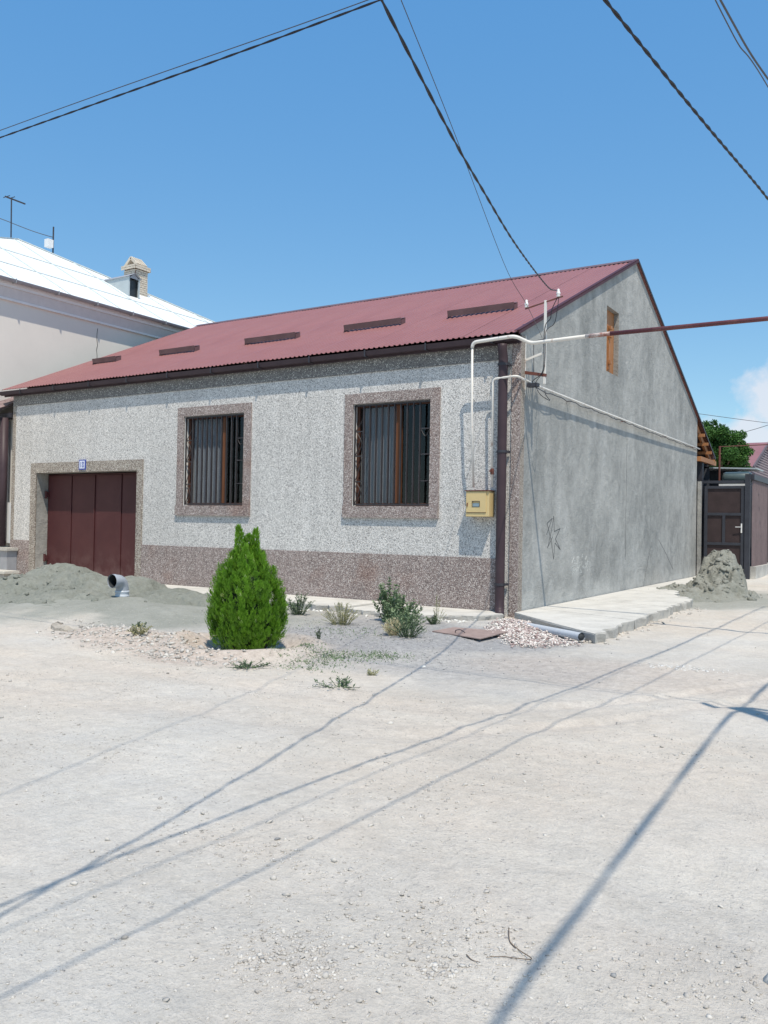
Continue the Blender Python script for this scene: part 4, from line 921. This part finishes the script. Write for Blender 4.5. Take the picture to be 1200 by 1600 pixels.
# thuja bush
def thuja():
    bx_, by_ = BUSH; z0 = gz(bx_, by_) ; H = 1.50
    b = empty('thuja_bush', (bx_, by_, z0), 'bright green conical thuja bush standing in a ring of earth', 'bush')
    def R(h):                       # radius by relative height
        t = np.clip(h, 0, 1); return .465 * np.interp(t, [0, .06, .16, .30, .45, .60, .75, .88, 1], [.66, .86, .98, 1.0, .96, .85, .64, .38, .12])
    P = []; D = []; Nn = []; Ls = []; Ws = []; Ti = []; plumes = []
    for i in range(250):
        h = (i + random.random()) / 250; h = h ** 1.05 * .93; a = i * 2.39996 + random.uniform(-.35, .35); r = float(R(h)) * random.choice((1.02, .98, .93, .85, .72))
        plumes.append((h, a, r, random.uniform(.045, .085) * (1.1 - .3 * h), random.uniform(.16, .34) * (1.05 - .35 * h), random.random()))
    for (h, a, r, w, ln, tn) in plumes:
        out = np.array([math.cos(a), math.sin(a), 0]); tang = np.array([-math.sin(a), math.cos(a), 0]); lean = .10 + .30 * (1 - h) * random.random() - .25 * h
        axis = np.array([0, 0, 1.0]) + out * lean + tang * random.uniform(-.18, .18); axis /= np.linalg.norm(axis)
        foot = np.array([bx_, by_, z0 + .02 + h * (H - .30)]) + out * r * .93 - axis * ln * .15
        for j in range(int(26 + 150 * ln)):
            t = random.random() ** .8; q = rng.normal(0, 1, 3); q /= np.linalg.norm(q); rad = w * (math.sin(PI * min(1, .12 + t * .92)) ** .7)
            base = foot + axis * ln * t + q * rad * random.random() ** .4 * np.array([1, 1, .4])
            main = axis + q * .38 + out * .12; main /= np.linalg.norm(main); pl_ = np.cross(main, q); pl_ = pl_ / (np.linalg.norm(pl_) + 1e-6)
            if random.random() < .5: pl_ = np.cross(main, out); pl_ /= np.linalg.norm(pl_) + 1e-6
            size = random.uniform(.035, .062); face = float(q @ out); tb = np.clip(.30 + .28 * tn + .22 * face + .22 * t + random.uniform(-.12, .12), 0, .86)  # inward leaves get a darker tint: shade between plumes put into the colour
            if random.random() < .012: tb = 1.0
            nrm = np.cross(main, pl_)
            for k in range(5):
                tt = k / 4; side = -1 if k % 2 else 1; d = main + pl_ * side * (.75 - .4 * tt)
                if k == 4: d = main
                P.append(base + main * size * tt * .85); D.append(d + rng.normal(0, .09, 3)); Nn.append(nrm + rng.normal(0, .3, 3)); Ls.append(size * (.66 - .2 * tt)); Ws.append(size * .22); Ti.append(tb)
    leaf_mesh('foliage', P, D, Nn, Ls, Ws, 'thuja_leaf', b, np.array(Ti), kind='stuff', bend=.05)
    # twin leading shoots
    for (ox, oy, hh, w) in ((-.10, -.07, 1.53, .11), (.08, .05, 1.50, .10), (.0, 0, 1.42, .15)):
        P, D, Nn, Ls, Ws, Ti = [], [], [], [], [], []
        for i in range(900):
            h = random.random(); a = random.uniform(0, 2 * PI); r = w * (1 - h) ** .6 * random.random() ** .4
            p = np.array([bx_ + ox * (.4 + .6 * h) + math.cos(a) * r, by_ + oy * (.4 + .6 * h) + math.sin(a) * r, z0 + .98 + h * (hh - .98)])
            P.append(p); D.append(np.array([math.cos(a) * .45, math.sin(a) * .45, 1]) + rng.normal(0, .18, 3)); Nn.append(rng.normal(0, 1, 3)); Ls.append(random.uniform(.035, .065)); Ws.append(.014); Ti.append(min(1, .45 + .5 * random.random()))
        leaf_mesh('leading_shoot', P, D, Nn, Ls, Ws, 'thuja_leaf', b, np.array(Ti), bend=.05)
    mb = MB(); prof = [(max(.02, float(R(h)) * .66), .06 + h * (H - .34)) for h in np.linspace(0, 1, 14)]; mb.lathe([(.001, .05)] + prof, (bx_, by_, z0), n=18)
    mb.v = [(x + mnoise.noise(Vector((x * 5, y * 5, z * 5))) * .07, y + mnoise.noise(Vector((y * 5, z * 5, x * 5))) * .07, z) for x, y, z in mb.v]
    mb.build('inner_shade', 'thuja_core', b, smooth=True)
    mb = MB(); mb.tube([(bx_, by_, z0 - .1), (bx_ + .01, by_, z0 + .5)], .035, 8, r2=.02); mb.build('stem', 'bark', b)
thuja()

# far tree
def far_tree():
    cx_, cy_, cz_ = -2.55, 30, 5.35; t = empty('tree', (cx_, cy_, .3), 'round dark green leafy tree rising behind the yard gate', 'tree')
    mb = MB(); mb.tube([(cx_, cy_, 0), (cx_ + .05, cy_, 2.2), (cx_ - .05, cy_, 4.3)], .15, 9, r2=.09)
    for k in range(9):
        a = k * 2.4; q = Vector((cx_ + math.cos(a) * 1.0, cy_ + math.sin(a) * 1.0, cz_ + random.uniform(-.5, .9))); mb.tube(spline([(cx_, cy_, 3.4 + .1 * k), Vector((cx_, cy_, 4.2)).lerp(q, .5) + Vector((0, 0, .1)), q], 4), .05, 6, r2=.015)
    mb.build('trunk', 'bark', t)
    cl_ = []
    for k in range(46):
        v = Vector((random.gauss(0, 1), random.gauss(0, 1), random.gauss(0, 1))).normalized() * random.uniform(.35, 1.0); cl_.append((cx_ + v.x * 1.20, cy_ + v.y * 1.2, cz_ + v.z * 1.12, random.uniform(.22, .42)))
    cl_ += [(cx_ - .75, cy_, cz_ + 1.2, .28), (cx_ - .4, cy_, cz_ + 1.35, .13), (cx_ + .85, cy_, cz_ + .7, .2), (cx_ + 1.15, cy_, cz_ - .1, .2)]
    P, D, Nn, Ti = [], [], [], []
    for (x, y, z, r) in cl_:
        n_ = int(2200 * r * r * 3.2); q = unit(rng.normal(0, 1, (n_, 3))) * (rng.random((n_, 1)) ** .35) * r * np.array([1, 1, .85])
        P.append(q + [x, y, z]); D.append(q / r + rng.normal(0, .6, (n_, 3)) + [0, 0, -.35]); Nn.append(rng.normal(0, .7, (n_, 3)) + [0, 0, 1]); Ti.append(np.clip(rng.random(n_) * .6 + .4 * random.random(), 0, 1))
    P = np.concatenate(P); n_ = len(P); leaf_mesh('crown', P, np.concatenate(D), np.concatenate(Nn), rng.uniform(.08, .15, n_), rng.uniform(.05, .085, n_), 'tree_leaf', t, np.concatenate(Ti), kind='stuff')
far_tree()

# weeds
def weed(x, y, h, r, n, mat, label, lw=.011, ll=.035, up=1.0, cat='weed', stems=True, name='weed', group=None):
    z = gz(x, y); P, D, Nn, Ls, Ws = [], [], [], [], []; mb = MB()
    for k in range(n):
        a = random.uniform(0, 2 * PI); rr = r * random.random() ** .6; hh = h * random.uniform(.45, 1) * (1 - .45 * (rr / r) ** 2)
        b0 = Vector((x + math.cos(a) * rr * .35, y + math.sin(a) * rr * .35, z - .01)); b1 = Vector((x + math.cos(a) * rr * up, y + math.sin(a) * rr * up, z + hh)); bm_ = b0.lerp(b1, .5) + Vector((0, 0, hh * .12))
        sp = spline([b0, bm_, b1], 5); mb.tube(sp, .0028, 4, cap=False)
        for j in range(int(6 + hh * 85)):
            t = random.random() ** .8; p = sp[min(len(sp) - 1, int(t * len(sp)))] + Vector((random.uniform(-.008, .008),) * 3)
            a2 = random.uniform(0, 2 * PI); P.append(p); D.append((math.cos(a2), math.sin(a2), random.uniform(.1, 1.1))); Nn.append((random.gauss(0, .5), random.gauss(0, .5), 1)); Ls.append(ll * random.uniform(.7, 1.6)); Ws.append(lw * random.uniform(.9, 1.7))
    w = empty(name, (x, y, z), label, cat, group); leaf_mesh('leaves', P, D, Nn, Ls, Ws, mat, w, kind='stuff'); mb.build('stems', mat, w); return w
weed(-2.90, -2.20, .40, .26, 40, 'weed_dark', 'bushy dark green weed just right of the thuja, in front of the apron')
weed(-3.30, -2.25, .42, .10, 10, 'weed_dry', 'wispy dry stalk close behind the right edge of the thuja', ll=.02, lw=.006)
weed(-1.62, -2.80, .36, .32, 60, 'weed_dry', 'yellowish green dry weed between the thuja and the tallest green weed', ll=.022, lw=.007)
weed(-1.32, -1.98, .70, .26, 42, 'weed_green', 'tallest leafy green weed standing before the brown plinth', ll=.042, lw=.020)
weed(-.95, -2.20, .52, .36, 52, 'weed_green', 'wide leafy green weed touching the right side of the tallest weed', ll=.040, lw=.018)
weed(-.62, -2.66, .32, .34, 60, 'weed_green', 'low grey-green weed clump sprawling in front of the leafy weeds', ll=.035, lw=.012)
weed(-.40, -3.30, .24, .18, 70, 'weed_straw', 'round straw coloured dead tuft in the gravel', ll=.025, lw=.006)
weed(-.14, -3.38, .26, .26, 56, 'weed_dark', 'low dark green tuft right beside the straw coloured dead tuft', ll=.028, lw=.007)
weed(-.60, -1.85, .16, .13, 30, 'weed_dark', 'small round dark weed by the rusty steel plate', ll=.028, lw=.010)
weed(-.60, -1.78, .50, .16, 9, 'weed_dry', 'sparse tall dry stalks rising over the small round weed by the steel plate', ll=.016, lw=.006)
weed(-5.85, -1.72, .20, .14, 28, 'weed_dark', 'small green weed at the broken edge of the apron left of the thuja')
weed(-.38, -6.28, .06, .24, 30, 'weed_dark', 'flat creeping weed in the earth in front of the thuja', up=1.3, ll=.03, lw=.010)
weed(.98, -6.55, .07, .22, 22, 'weed_dark', 'flat creeping weed alone on the road dust', up=1.4, ll=.035, lw=.010)
weed(.90, -5.85, .05, .10, 12, 'weed_dry', 'tiny brown withered tuft near the edge of the road', ll=.025, lw=.008)
weed(-.75, -4.55, .14, .05, 7, 'weed_dark', 'single small sprig in the grey gravel right of the thuja', ll=.02)
weed(-3.5, -4.95, .10, .12, 16, 'weed_dark', 'small sprig growing on the grey sand above the pale soil heap', ll=.025)
weed(-2.62, -5.75, .13, .18, 22, 'weed_dry', 'dry brown sprig among the stones left of the thuja', ll=.03)
def cover():
    P = []; c_ = [(-.18, -5.15, .55, .38, 700), (.25, -4.75, .5, .35, 500), (-.15, -5.6, .7, .2, 260), (-1.1, -3.4, .9, .5, 260), (.1, -5.95, .5, .2, 120)]
    for x, y, rx, ry_, n_ in c_:
        q = rng.normal(0, .45, (n_, 2)) * [rx, ry_] + [x, y]; P.append(q)
    P = np.concatenate(P); z = gheight(P[:, 0], P[:, 1]); n_ = len(P); a = rng.uniform(0, 2 * PI, n_); D = np.stack([np.cos(a), np.sin(a), rng.uniform(.2, 1.4, n_)], 1)
    o = leaf_mesh('ground_cover', np.column_stack([P, z - .003]), D, rng.normal(0, 1, (n_, 3)) + [0, 0, .6], rng.uniform(.02, .05, n_), rng.uniform(.006, .013, n_), 'weed_green', kind='stuff')
    tag(o, 'sparse low green ground cover right of the thuja', 'ground cover', kind='stuff')
cover()

# ------------------------------------------------------------------ sand heaps
def heap(name, cx_, cy_, w, h, peaks, mat, label, step=.045, rough=.03, seed=1):
    xs = np.arange(cx_ - w, cx_ + w, step); ys = np.arange(cy_ - h, cy_ + h, step); X, Y = np.meshgrid(xs, ys, indexing='ij'); Z = np.zeros_like(X) - .15
    wx = X + .14 * vnoise(X, Y, 1.3, seed + 50) + rough * 2.4 * vnoise(X, Y, 4.5, seed + 70, 3); wy = Y + .14 * vnoise(X, Y, 1.3, seed + 60)
    for (px_, py_, pz, rx, ry_, ex) in peaks:
        d = np.hypot((wx - px_) / rx, (wy - py_) / ry_); Z = np.maximum(Z, pz * (1 - np.clip(d, 0, 1.6) ** ex))
    g = gheight(X, Y); body = sstep(-.05, .2, Z); rn = vnoise(X, Y, 2.2, seed, 5); rf_ = vnoise(X, Y, 9, seed + 9, 3)
    Z = Z + g * .4 + body * (rough * 2.6 * (rn - .8 * np.abs(rn)) + rough * 1.3 * (rf_ - .6 * np.abs(rf_)))
    Z = np.where(Z < g - .06, g - .06, Z)
    v = np.stack([X, Y, Z], -1).reshape(-1, 3); nx, ny = X.shape; i = np.arange(nx * ny).reshape(nx, ny)
    keep = (Z > g - .045); kf = keep[:-1, :-1] | keep[1:, :-1] | keep[1:, 1:] | keep[:-1, 1:]
    f = np.stack([i[:-1, :-1], i[1:, :-1], i[1:, 1:], i[:-1, 1:]], -1)[kf]
    used = np.unique(f); mp = -np.ones(nx * ny, int); mp[used] = np.arange(len(used)); f = mp[f]; v = v[used]
    me = bpy.data.meshes.new(name); me.vertices.add(len(v)); me.vertices.foreach_set('co', v.astype(np.float32).ravel()); me.loops.add(f.size); me.loops.foreach_set('vertex_index', f.ravel().astype(np.int32))
    me.polygons.add(len(f)); me.polygons.foreach_set('loop_start', np.arange(0, f.size, 4, dtype=np.int32)); me.polygons.foreach_set('use_smooth', np.ones(len(f), bool)); me.update(calc_edges=True)
    me.materials.append(MATS[mat]); return tag(link(name, me), label, 'sand heap')
heap('sand_heap', -7.9, -2.9, 4.4, 2.4, [(-8.6, -2.35, .62, 1.5, 1.25, 1.7), (-7.6, -2.7, .50, 1.7, 1.2, 1.3), (-8.9, -3.3, .42, 1.3, .9, 2.4), (-6.6, -2.3, .44, 1.7, 1.1, 1.3), (-10.2, -3.2, .22, 1.6, 1.3, 1.2), (-5.4, -2.4, .30, 1.9, 1.3, 1.2), (-7.2, -3.4, .26, 2.2, 1.3, 1.2)], 'sand_green',
     'wide heap of grey-green sand in front of the garage door', step=.035, rough=.05, seed=3)
heap('sand_heap', 1.45, 8.2, 1.9, 2.6, [(1.46, 8.75, 1.02, .56, .85, 2.2), (1.66, 8.35, .76, .58, .8, 2.2), (1.25, 8.2, .55, .5, .7, 1.7), (1.75, 7.7, .40, .7, 1.0, 1.5), (1.0, 7.5, .26, 1.2, 1.6, 1.1)], 'sand_fine',
     'steep crumbly heap of grey sand in front of the yard gate', step=.028, rough=.085, seed=8)
HEAPS = {}
def surf(x, y):
    best = gz(x, y)
    for o in [o for o in S.objects if o.name.startswith('sand_heap')]:
        hit, p, n_, i_ = o.ray_cast(Vector((x, y, 5)), Vector((0, 0, -1)))
        if hit: best = max(best, p.z)
    return best
bpy.context.view_layer.update()
# PVC elbow in the sand
el = empty('pipe_elbow', (-5.86, -3.3, .2), 'grey plastic sewer pipe elbow sticking out of the sand heap', 'pipe')
c0 = Vector((-5.88, -3.22, 0)); q = [c0 + Vector((0, 0, .05)), c0 + Vector((0, 0, .34))] + [c0 + Vector((0, 0, .34)) + Vector((.03 * (1 - math.cos(a)), -.14 * (1 - math.cos(a)), .14 * math.sin(a))) for a in np.linspace(.2, PI / 2, 8)] + [c0 + Vector((.03, -.24, .48))]
mb = MB(); mb.tube(q, .105, 24, cap=False); mb.build('bend', 'pvc_grey', el, smooth=True)
mb = MB(); mb.tube([v for v in q], .096, 24, cap=False); mb.build('bore', 'pvc_inside', el, smooth=True)
mb = MB(); mb.tube([q[-1] + Vector((0, .055, 0)), q[-1] + Vector((0, -.01, 0))], .116, 24, cap=False); mb.build('socket_rim', 'pvc_grey', el, smooth=True)
mb = MB(); mb.tube([c0 + Vector((0, 0, .0)), c0 + Vector((0, 0, .30))], .112, 24, cap=False); mb.lathe([(.112, 0), (.120, .01), (.120, .03), (.112, .04)], c0 + Vector((0, 0, .27)), n=24); mb.lathe([(.112, 0), (.118, .01), (.118, .025), (.112, .035)], c0 + Vector((0, 0, .20)), n=24); mb.build('collar', 'pvc_white', el, smooth=True)
# white drain pipe along the slab
dpp = empty('drain_pipe', (1, -1.3, .05), 'pale plastic drain pipe lying along the front edge of the concrete slab', 'pipe')
A0 = Vector((.02, -.52, -.02)); A1 = Vector((1.76, -2.02, .045))
mb = MB(); mb.tube([A0, A1], .055, 18, cap=False); mb.build('barrel', 'pvc_white', dpp, smooth=True)
mb = MB(); mb.tube([A0, A1 + (A1 - A0).normalized() * -.01], .048, 18, cap=True); mb.build('bore', 'pvc_inside', dpp, smooth=True)
# broken concrete rim in the ground
rg = MB(); n = 26; c_ = Vector((-3.85, -5.25)); P = []
for i in range(n):
    a = PI * 1.10 + i / (n - 1) * PI * .45; P.append((a, 1))
for rr, zz in ((1.03, -.14), (1.01 , .035), (.93, .07), (.88, -.1)):
    for a, _ in P:
        k = rr + .02 * mnoise.noise(Vector((a * 4, rr * 9, 0))); rg.v.append((c_.x + math.cos(a) * k * 1.05, c_.y + .25 + math.sin(a) * k * .8, zz + (.02 * mnoise.noise(Vector((a * 5, 1, 3))) if zz > 0 else 0) + gz(c_.x, c_.y - .6) * .6 - .07 * (abs((a - PI * 1.325) / (PI * .225)) ** 3)))
for j in range(3):
    for i in range(n - 1): rg.f.append((j * n + i, j * n + i + 1, (j + 1) * n + i + 1, (j + 1) * n + i))
rg.mi = [0] * len(rg.f)
tag(rg.build('well_ring', 'soil_crust', smooth=False), 'half buried broken concrete well ring at the foot of the sand heap', 'concrete ring')
# steel plate
mb = MB(); z = gz(.3, -2.6) + .022
mb.add([(-.14, -2.72, z), (-.08, -2.20, z + .01), (.78, -2.22, z + .02), (.74, -3.02, z), (-.14, -2.72, z - .012), (-.08, -2.20, z - .002), (.78, -2.22, z + .008), (.74, -3.02, z - .012)], [(0, 1, 2, 3), (7, 6, 5, 4), (0, 4, 5, 1), (1, 5, 6, 2), (2, 6, 7, 3), (3, 7, 4, 0)])
pl_ = empty('cover_plate', (.3, -2.6, z), 'rusty reddish steel cover plate lying on the ground before the corner', 'metal plate'); mb.build('sheet', 'plate_rust', pl_)
mb = MB(); mb.tube(spline([(.22, -2.72, z + .008), (.24, -2.74, z + .04), (.30, -2.72, z + .05), (.36, -2.70, z + .015)], 5), .006, 6); mb.build('wire_handle', 'dark_iron', pl_)

# ------------------------------------------------------------------ stones
ico = bmesh.new(); bmesh.ops.create_icosphere(ico, subdivisions=1, radius=1); IV = np.array([v.co[:] for v in ico.verts]); IF = np.array([[v.index for v in f.verts] for f in ico.faces]); ico.free()
def stones(name, pts, sizes, mat, label=None, flat=.55, sink=.25, kind='stuff', zoff=None, parent=None):
    pts = np.asarray(pts); n_ = len(pts); nv = len(IV); z = gheight(pts[:, 0], pts[:, 1]) if zoff is None else zoff
    V = IV[None] * (1 + rng.uniform(-.38, .38, (n_, nv, 1))); sc = np.stack([rng.uniform(.7, 1.35, n_), rng.uniform(.6, 1.1, n_), rng.uniform(flat * .7, flat * 1.3, n_)], 1) * np.asarray(sizes)[:, None]
    V = V * sc[:, None, :]; a = rng.uniform(0, 2 * PI, n_); ca, sa = np.cos(a)[:, None], np.sin(a)[:, None]; tl = rng.normal(0, .3, n_)[:, None]
    x, y, zz = V[..., 0], V[..., 1], V[..., 2]; zz = zz + x * tl
    V = np.stack([x * ca - y * sa + pts[:, :1], x * sa + y * ca + pts[:, 1:2], zz + (z + sc[:, 2] * (1 - 2 * sink) * .9)[:, None]], -1)
    F = (IF[None] + (np.arange(n_) * nv)[:, None, None]).reshape(-1, 3); V = V.reshape(-1, 3)
    me = bpy.data.meshes.new(name); me.vertices.add(len(V)); me.vertices.foreach_set('co', V.astype(np.float32).ravel()); me.loops.add(F.size); me.loops.foreach_set('vertex_index', F.ravel().astype(np.int32)); me.polygons.add(len(F))
    me.polygons.foreach_set('loop_start', np.arange(0, F.size, 3, dtype=np.int32)); me.update(calc_edges=True)
    at = me.attributes.new('tint', 'FLOAT', 'POINT'); at.data.foreach_set('value', np.repeat(rng.random(n_), nv).astype(np.float32)); me.materials.append(MATS[mat])
    o = link(name, me, parent, kind)
    if label: tag(o, label, 'stones', kind=kind)
    return o
def scatter(n_, x0, x1, y0, y1, clus=.5, seed=1):
    r = np.random.default_rng(seed); q = np.column_stack([r.uniform(x0, x1, n_ * 4), r.uniform(y0, y1, n_ * 4)]); d = vnoise(q[:, 0], q[:, 1], .9, seed + 5, 4) + .5 * vnoise(q[:, 0], q[:, 1], 3, seed + 6, 3)
    q = q[d + r.uniform(-.6, .6, len(q)) * (1 - clus) > .05 * clus]; return q[:n_]
def gauss(n_, x, y, rx, ry_): return rng.normal(0, .5, (n_, 2)) * [rx, ry_] + [x, y]
q = np.concatenate([scatter(12000, -2, 6.5, -12.0, -6.5, .55, 3), scatter(2000, -12, 6, -7.5, -4.2, .6, 9), scatter(900, 2, 7, -5.5, 10, .5, 12)])
stones('road_gravel', q, rng.uniform(.002, .0065, len(q)) * (1 + 1.6 * (rng.random(len(q)) > .97)), 'stone_pale', 'small loose stones scattered over the dusty road', sink=.3)
q = np.concatenate([gauss(420, 4.12, -10.35, .55, .35), gauss(420, 3.75, -10.80, .28, .22), gauss(160, 2.95, -10.1, .5, .25), gauss(200, 3.2, -9.0, .6, .5), gauss(160, 5.1, -10.1, .35, .3), gauss(80, 4.2, -10.55, .1, .08), gauss(150, -3.2, -7.9, .5, .2)])
stones('road_rubble', q, rng.uniform(.003, .011, len(q)), 'stone_pale', 'patches of broken pale stone crust near the front of the road', sink=.35)
q = np.concatenate([gauss(1500, -1.2, -3.3, 2.2, 1.0), gauss(700, .2, -4.6, 1.8, .8), gauss(500, -4.2, -1.9, 2.5, .5)])
stones('grey_gravel', q, rng.uniform(.004, .013, len(q)), 'stone_grey', 'grey gravel between the pavement apron and the road', sink=.3)
q = np.concatenate([gauss(900, -2.75, -5.75, 1.2, .5), gauss(300, -3.9, -5.1, 1.2, .3), gauss(600, BUSH[0] - .2, BUSH[1] - 1.0, 1.3, .3)])
stones('soil_stones', q, .005 + .03 * rng.random(len(q)) ** 3.5, 'stone_pale', 'pale stones in the soil heap left of the thuja', sink=.35)
def tri(n_):
    A, B, C_ = np.array([.0, -.78]), np.array([1.85, -2.25]), np.array([1.35, -3.0]); D_ = np.array([.55, -2.2])
    u = rng.random((n_, 1)); v = rng.random((n_, 1)); return (A * (1 - u) + B * u) * (1 - v) + (D_ * (1 - u) + C_ * u) * v
q = np.concatenate([tri(1900), np.array([.05, -.60]) + rng.random((520, 1)) * np.array([1.15, -.98])]); q = q + rng.normal(0, .085, q.shape); stones('pink_rubble', q, rng.uniform(.007, .024, len(q)), 'stone_pink', 'pinkish white rubble heaped beside the drain pipe', flat=.6, sink=.2, zoff=gheight(q[:, 0], q[:, 1]) + rng.uniform(0, .035, len(q)))
q = np.concatenate([np.column_stack([rng.uniform(-8.5, -.3, 420), -1.28 + rng.normal(0, .16, 420)])]); stones('apron_debris', q, rng.uniform(.010, .040, len(q)), 'stone_white', 'crumbled concrete along the broken edge of the apron', sink=.35)
q = np.column_stack([rng.uniform(1.6, 2.1, 130), rng.uniform(-2.1, 4.6, 130)])
def clods(pts, sizes, mat, label):
    z = np.array([surf(a_, b_) for a_, b_ in pts]); return stones('sand_clods', pts, sizes, mat, label, flat=.7, sink=.4, zoff=z)
q_ = np.concatenate([gauss(70, -8.6, -3.1, 1.6, .9), gauss(45, -7.2, -3.6, 1.8, .6), gauss(60, -9.6, -3.7, 1.2, .5)]); clods(q_, .012 + .05 * rng.random(len(q_)) ** 3, 'sand_green', 'lumps of damp sand fallen over the wide heap by the garage')
q_ = np.concatenate([gauss(200, 1.5, 8.1, .8, .9), gauss(80, 1.2, 7.2, 1.2, .6)]); clods(q_, .015 + .07 * rng.random(len(q_)) ** 2.5, 'sand_fine', 'lumps of sand fallen over the steep heap by the gate')
q = np.column_stack([rng.uniform(1.6, 2.1, 130), rng.uniform(-2.1, 4.6, 130)]); stones('slab_debris', q, rng.uniform(.01, .035, len(q)), 'stone_pale', 'broken bits under the outer edge of the side slab', sink=.3)
q = gauss(170, 3.3, -3.38, .42, .22); stones('white_chips', q, rng.uniform(.008, .02, len(q)), 'stone_white', 'flat white chips trodden into the alley surface', flat=.2, sink=.5)
# single rocks one can pick out
rocks = [(5.235, -10.00, .06, 'stone_pale', 'flat pale rock cut by the right edge of the picture near the bottom'), (3.02, -9.95, .016, 'stone_grey', 'darker oblong stone in the middle of the foreground rubble'),
         (-4.3, -6.0, .03, 'stone_white', 'lone white stone on the grey sand left of the concrete ring'), (-1.55, -6.35, .03, 'stone_white', 'largest white stone at the foot of the soil heap'), (1.05, -5.05, .03, 'stone_white', 'pale stone on the gravel left of the cover plate shadow'),
         (2.2, -7.6, .03, 'stone_pale', 'pale flat stone alone on the left half of the road'), (4.75, -10.25, .014, 'stone_grey', 'small dark stone near the flat rock at the lower right')]
for x, y, s_, mt_, lb in rocks:
    o = stones('rock', [(x, y)], [s_], mt_, None, flat=.5, sink=.3, kind=None); tag(o, lb, 'rock')
# twigs
def twig(pts, r, lb):
    mb = MB(); mb.tube(spline([(x, y, gz(x, y) + z) for x, y, z in pts], 6), r, 6, r2=r * .5); return tag(mb.build('twig', 'bark', smooth=True), lb, 'twig')
twig([(4.32, -10.162, .012), (4.358, -10.235, .004), (4.414, -10.278, .006), (4.48, -10.324, .010), (4.422, -10.336, .005), (4.378, -10.349, .004), (4.339, -10.398, .008)], .0022, 'thin forked dry twig lying on the road in the foreground')
twig([(4.27, -10.417, .006), (4.301, -10.434, .003), (4.334, -10.439, .006)], .002, 'short bit of twig left of the forked twig')
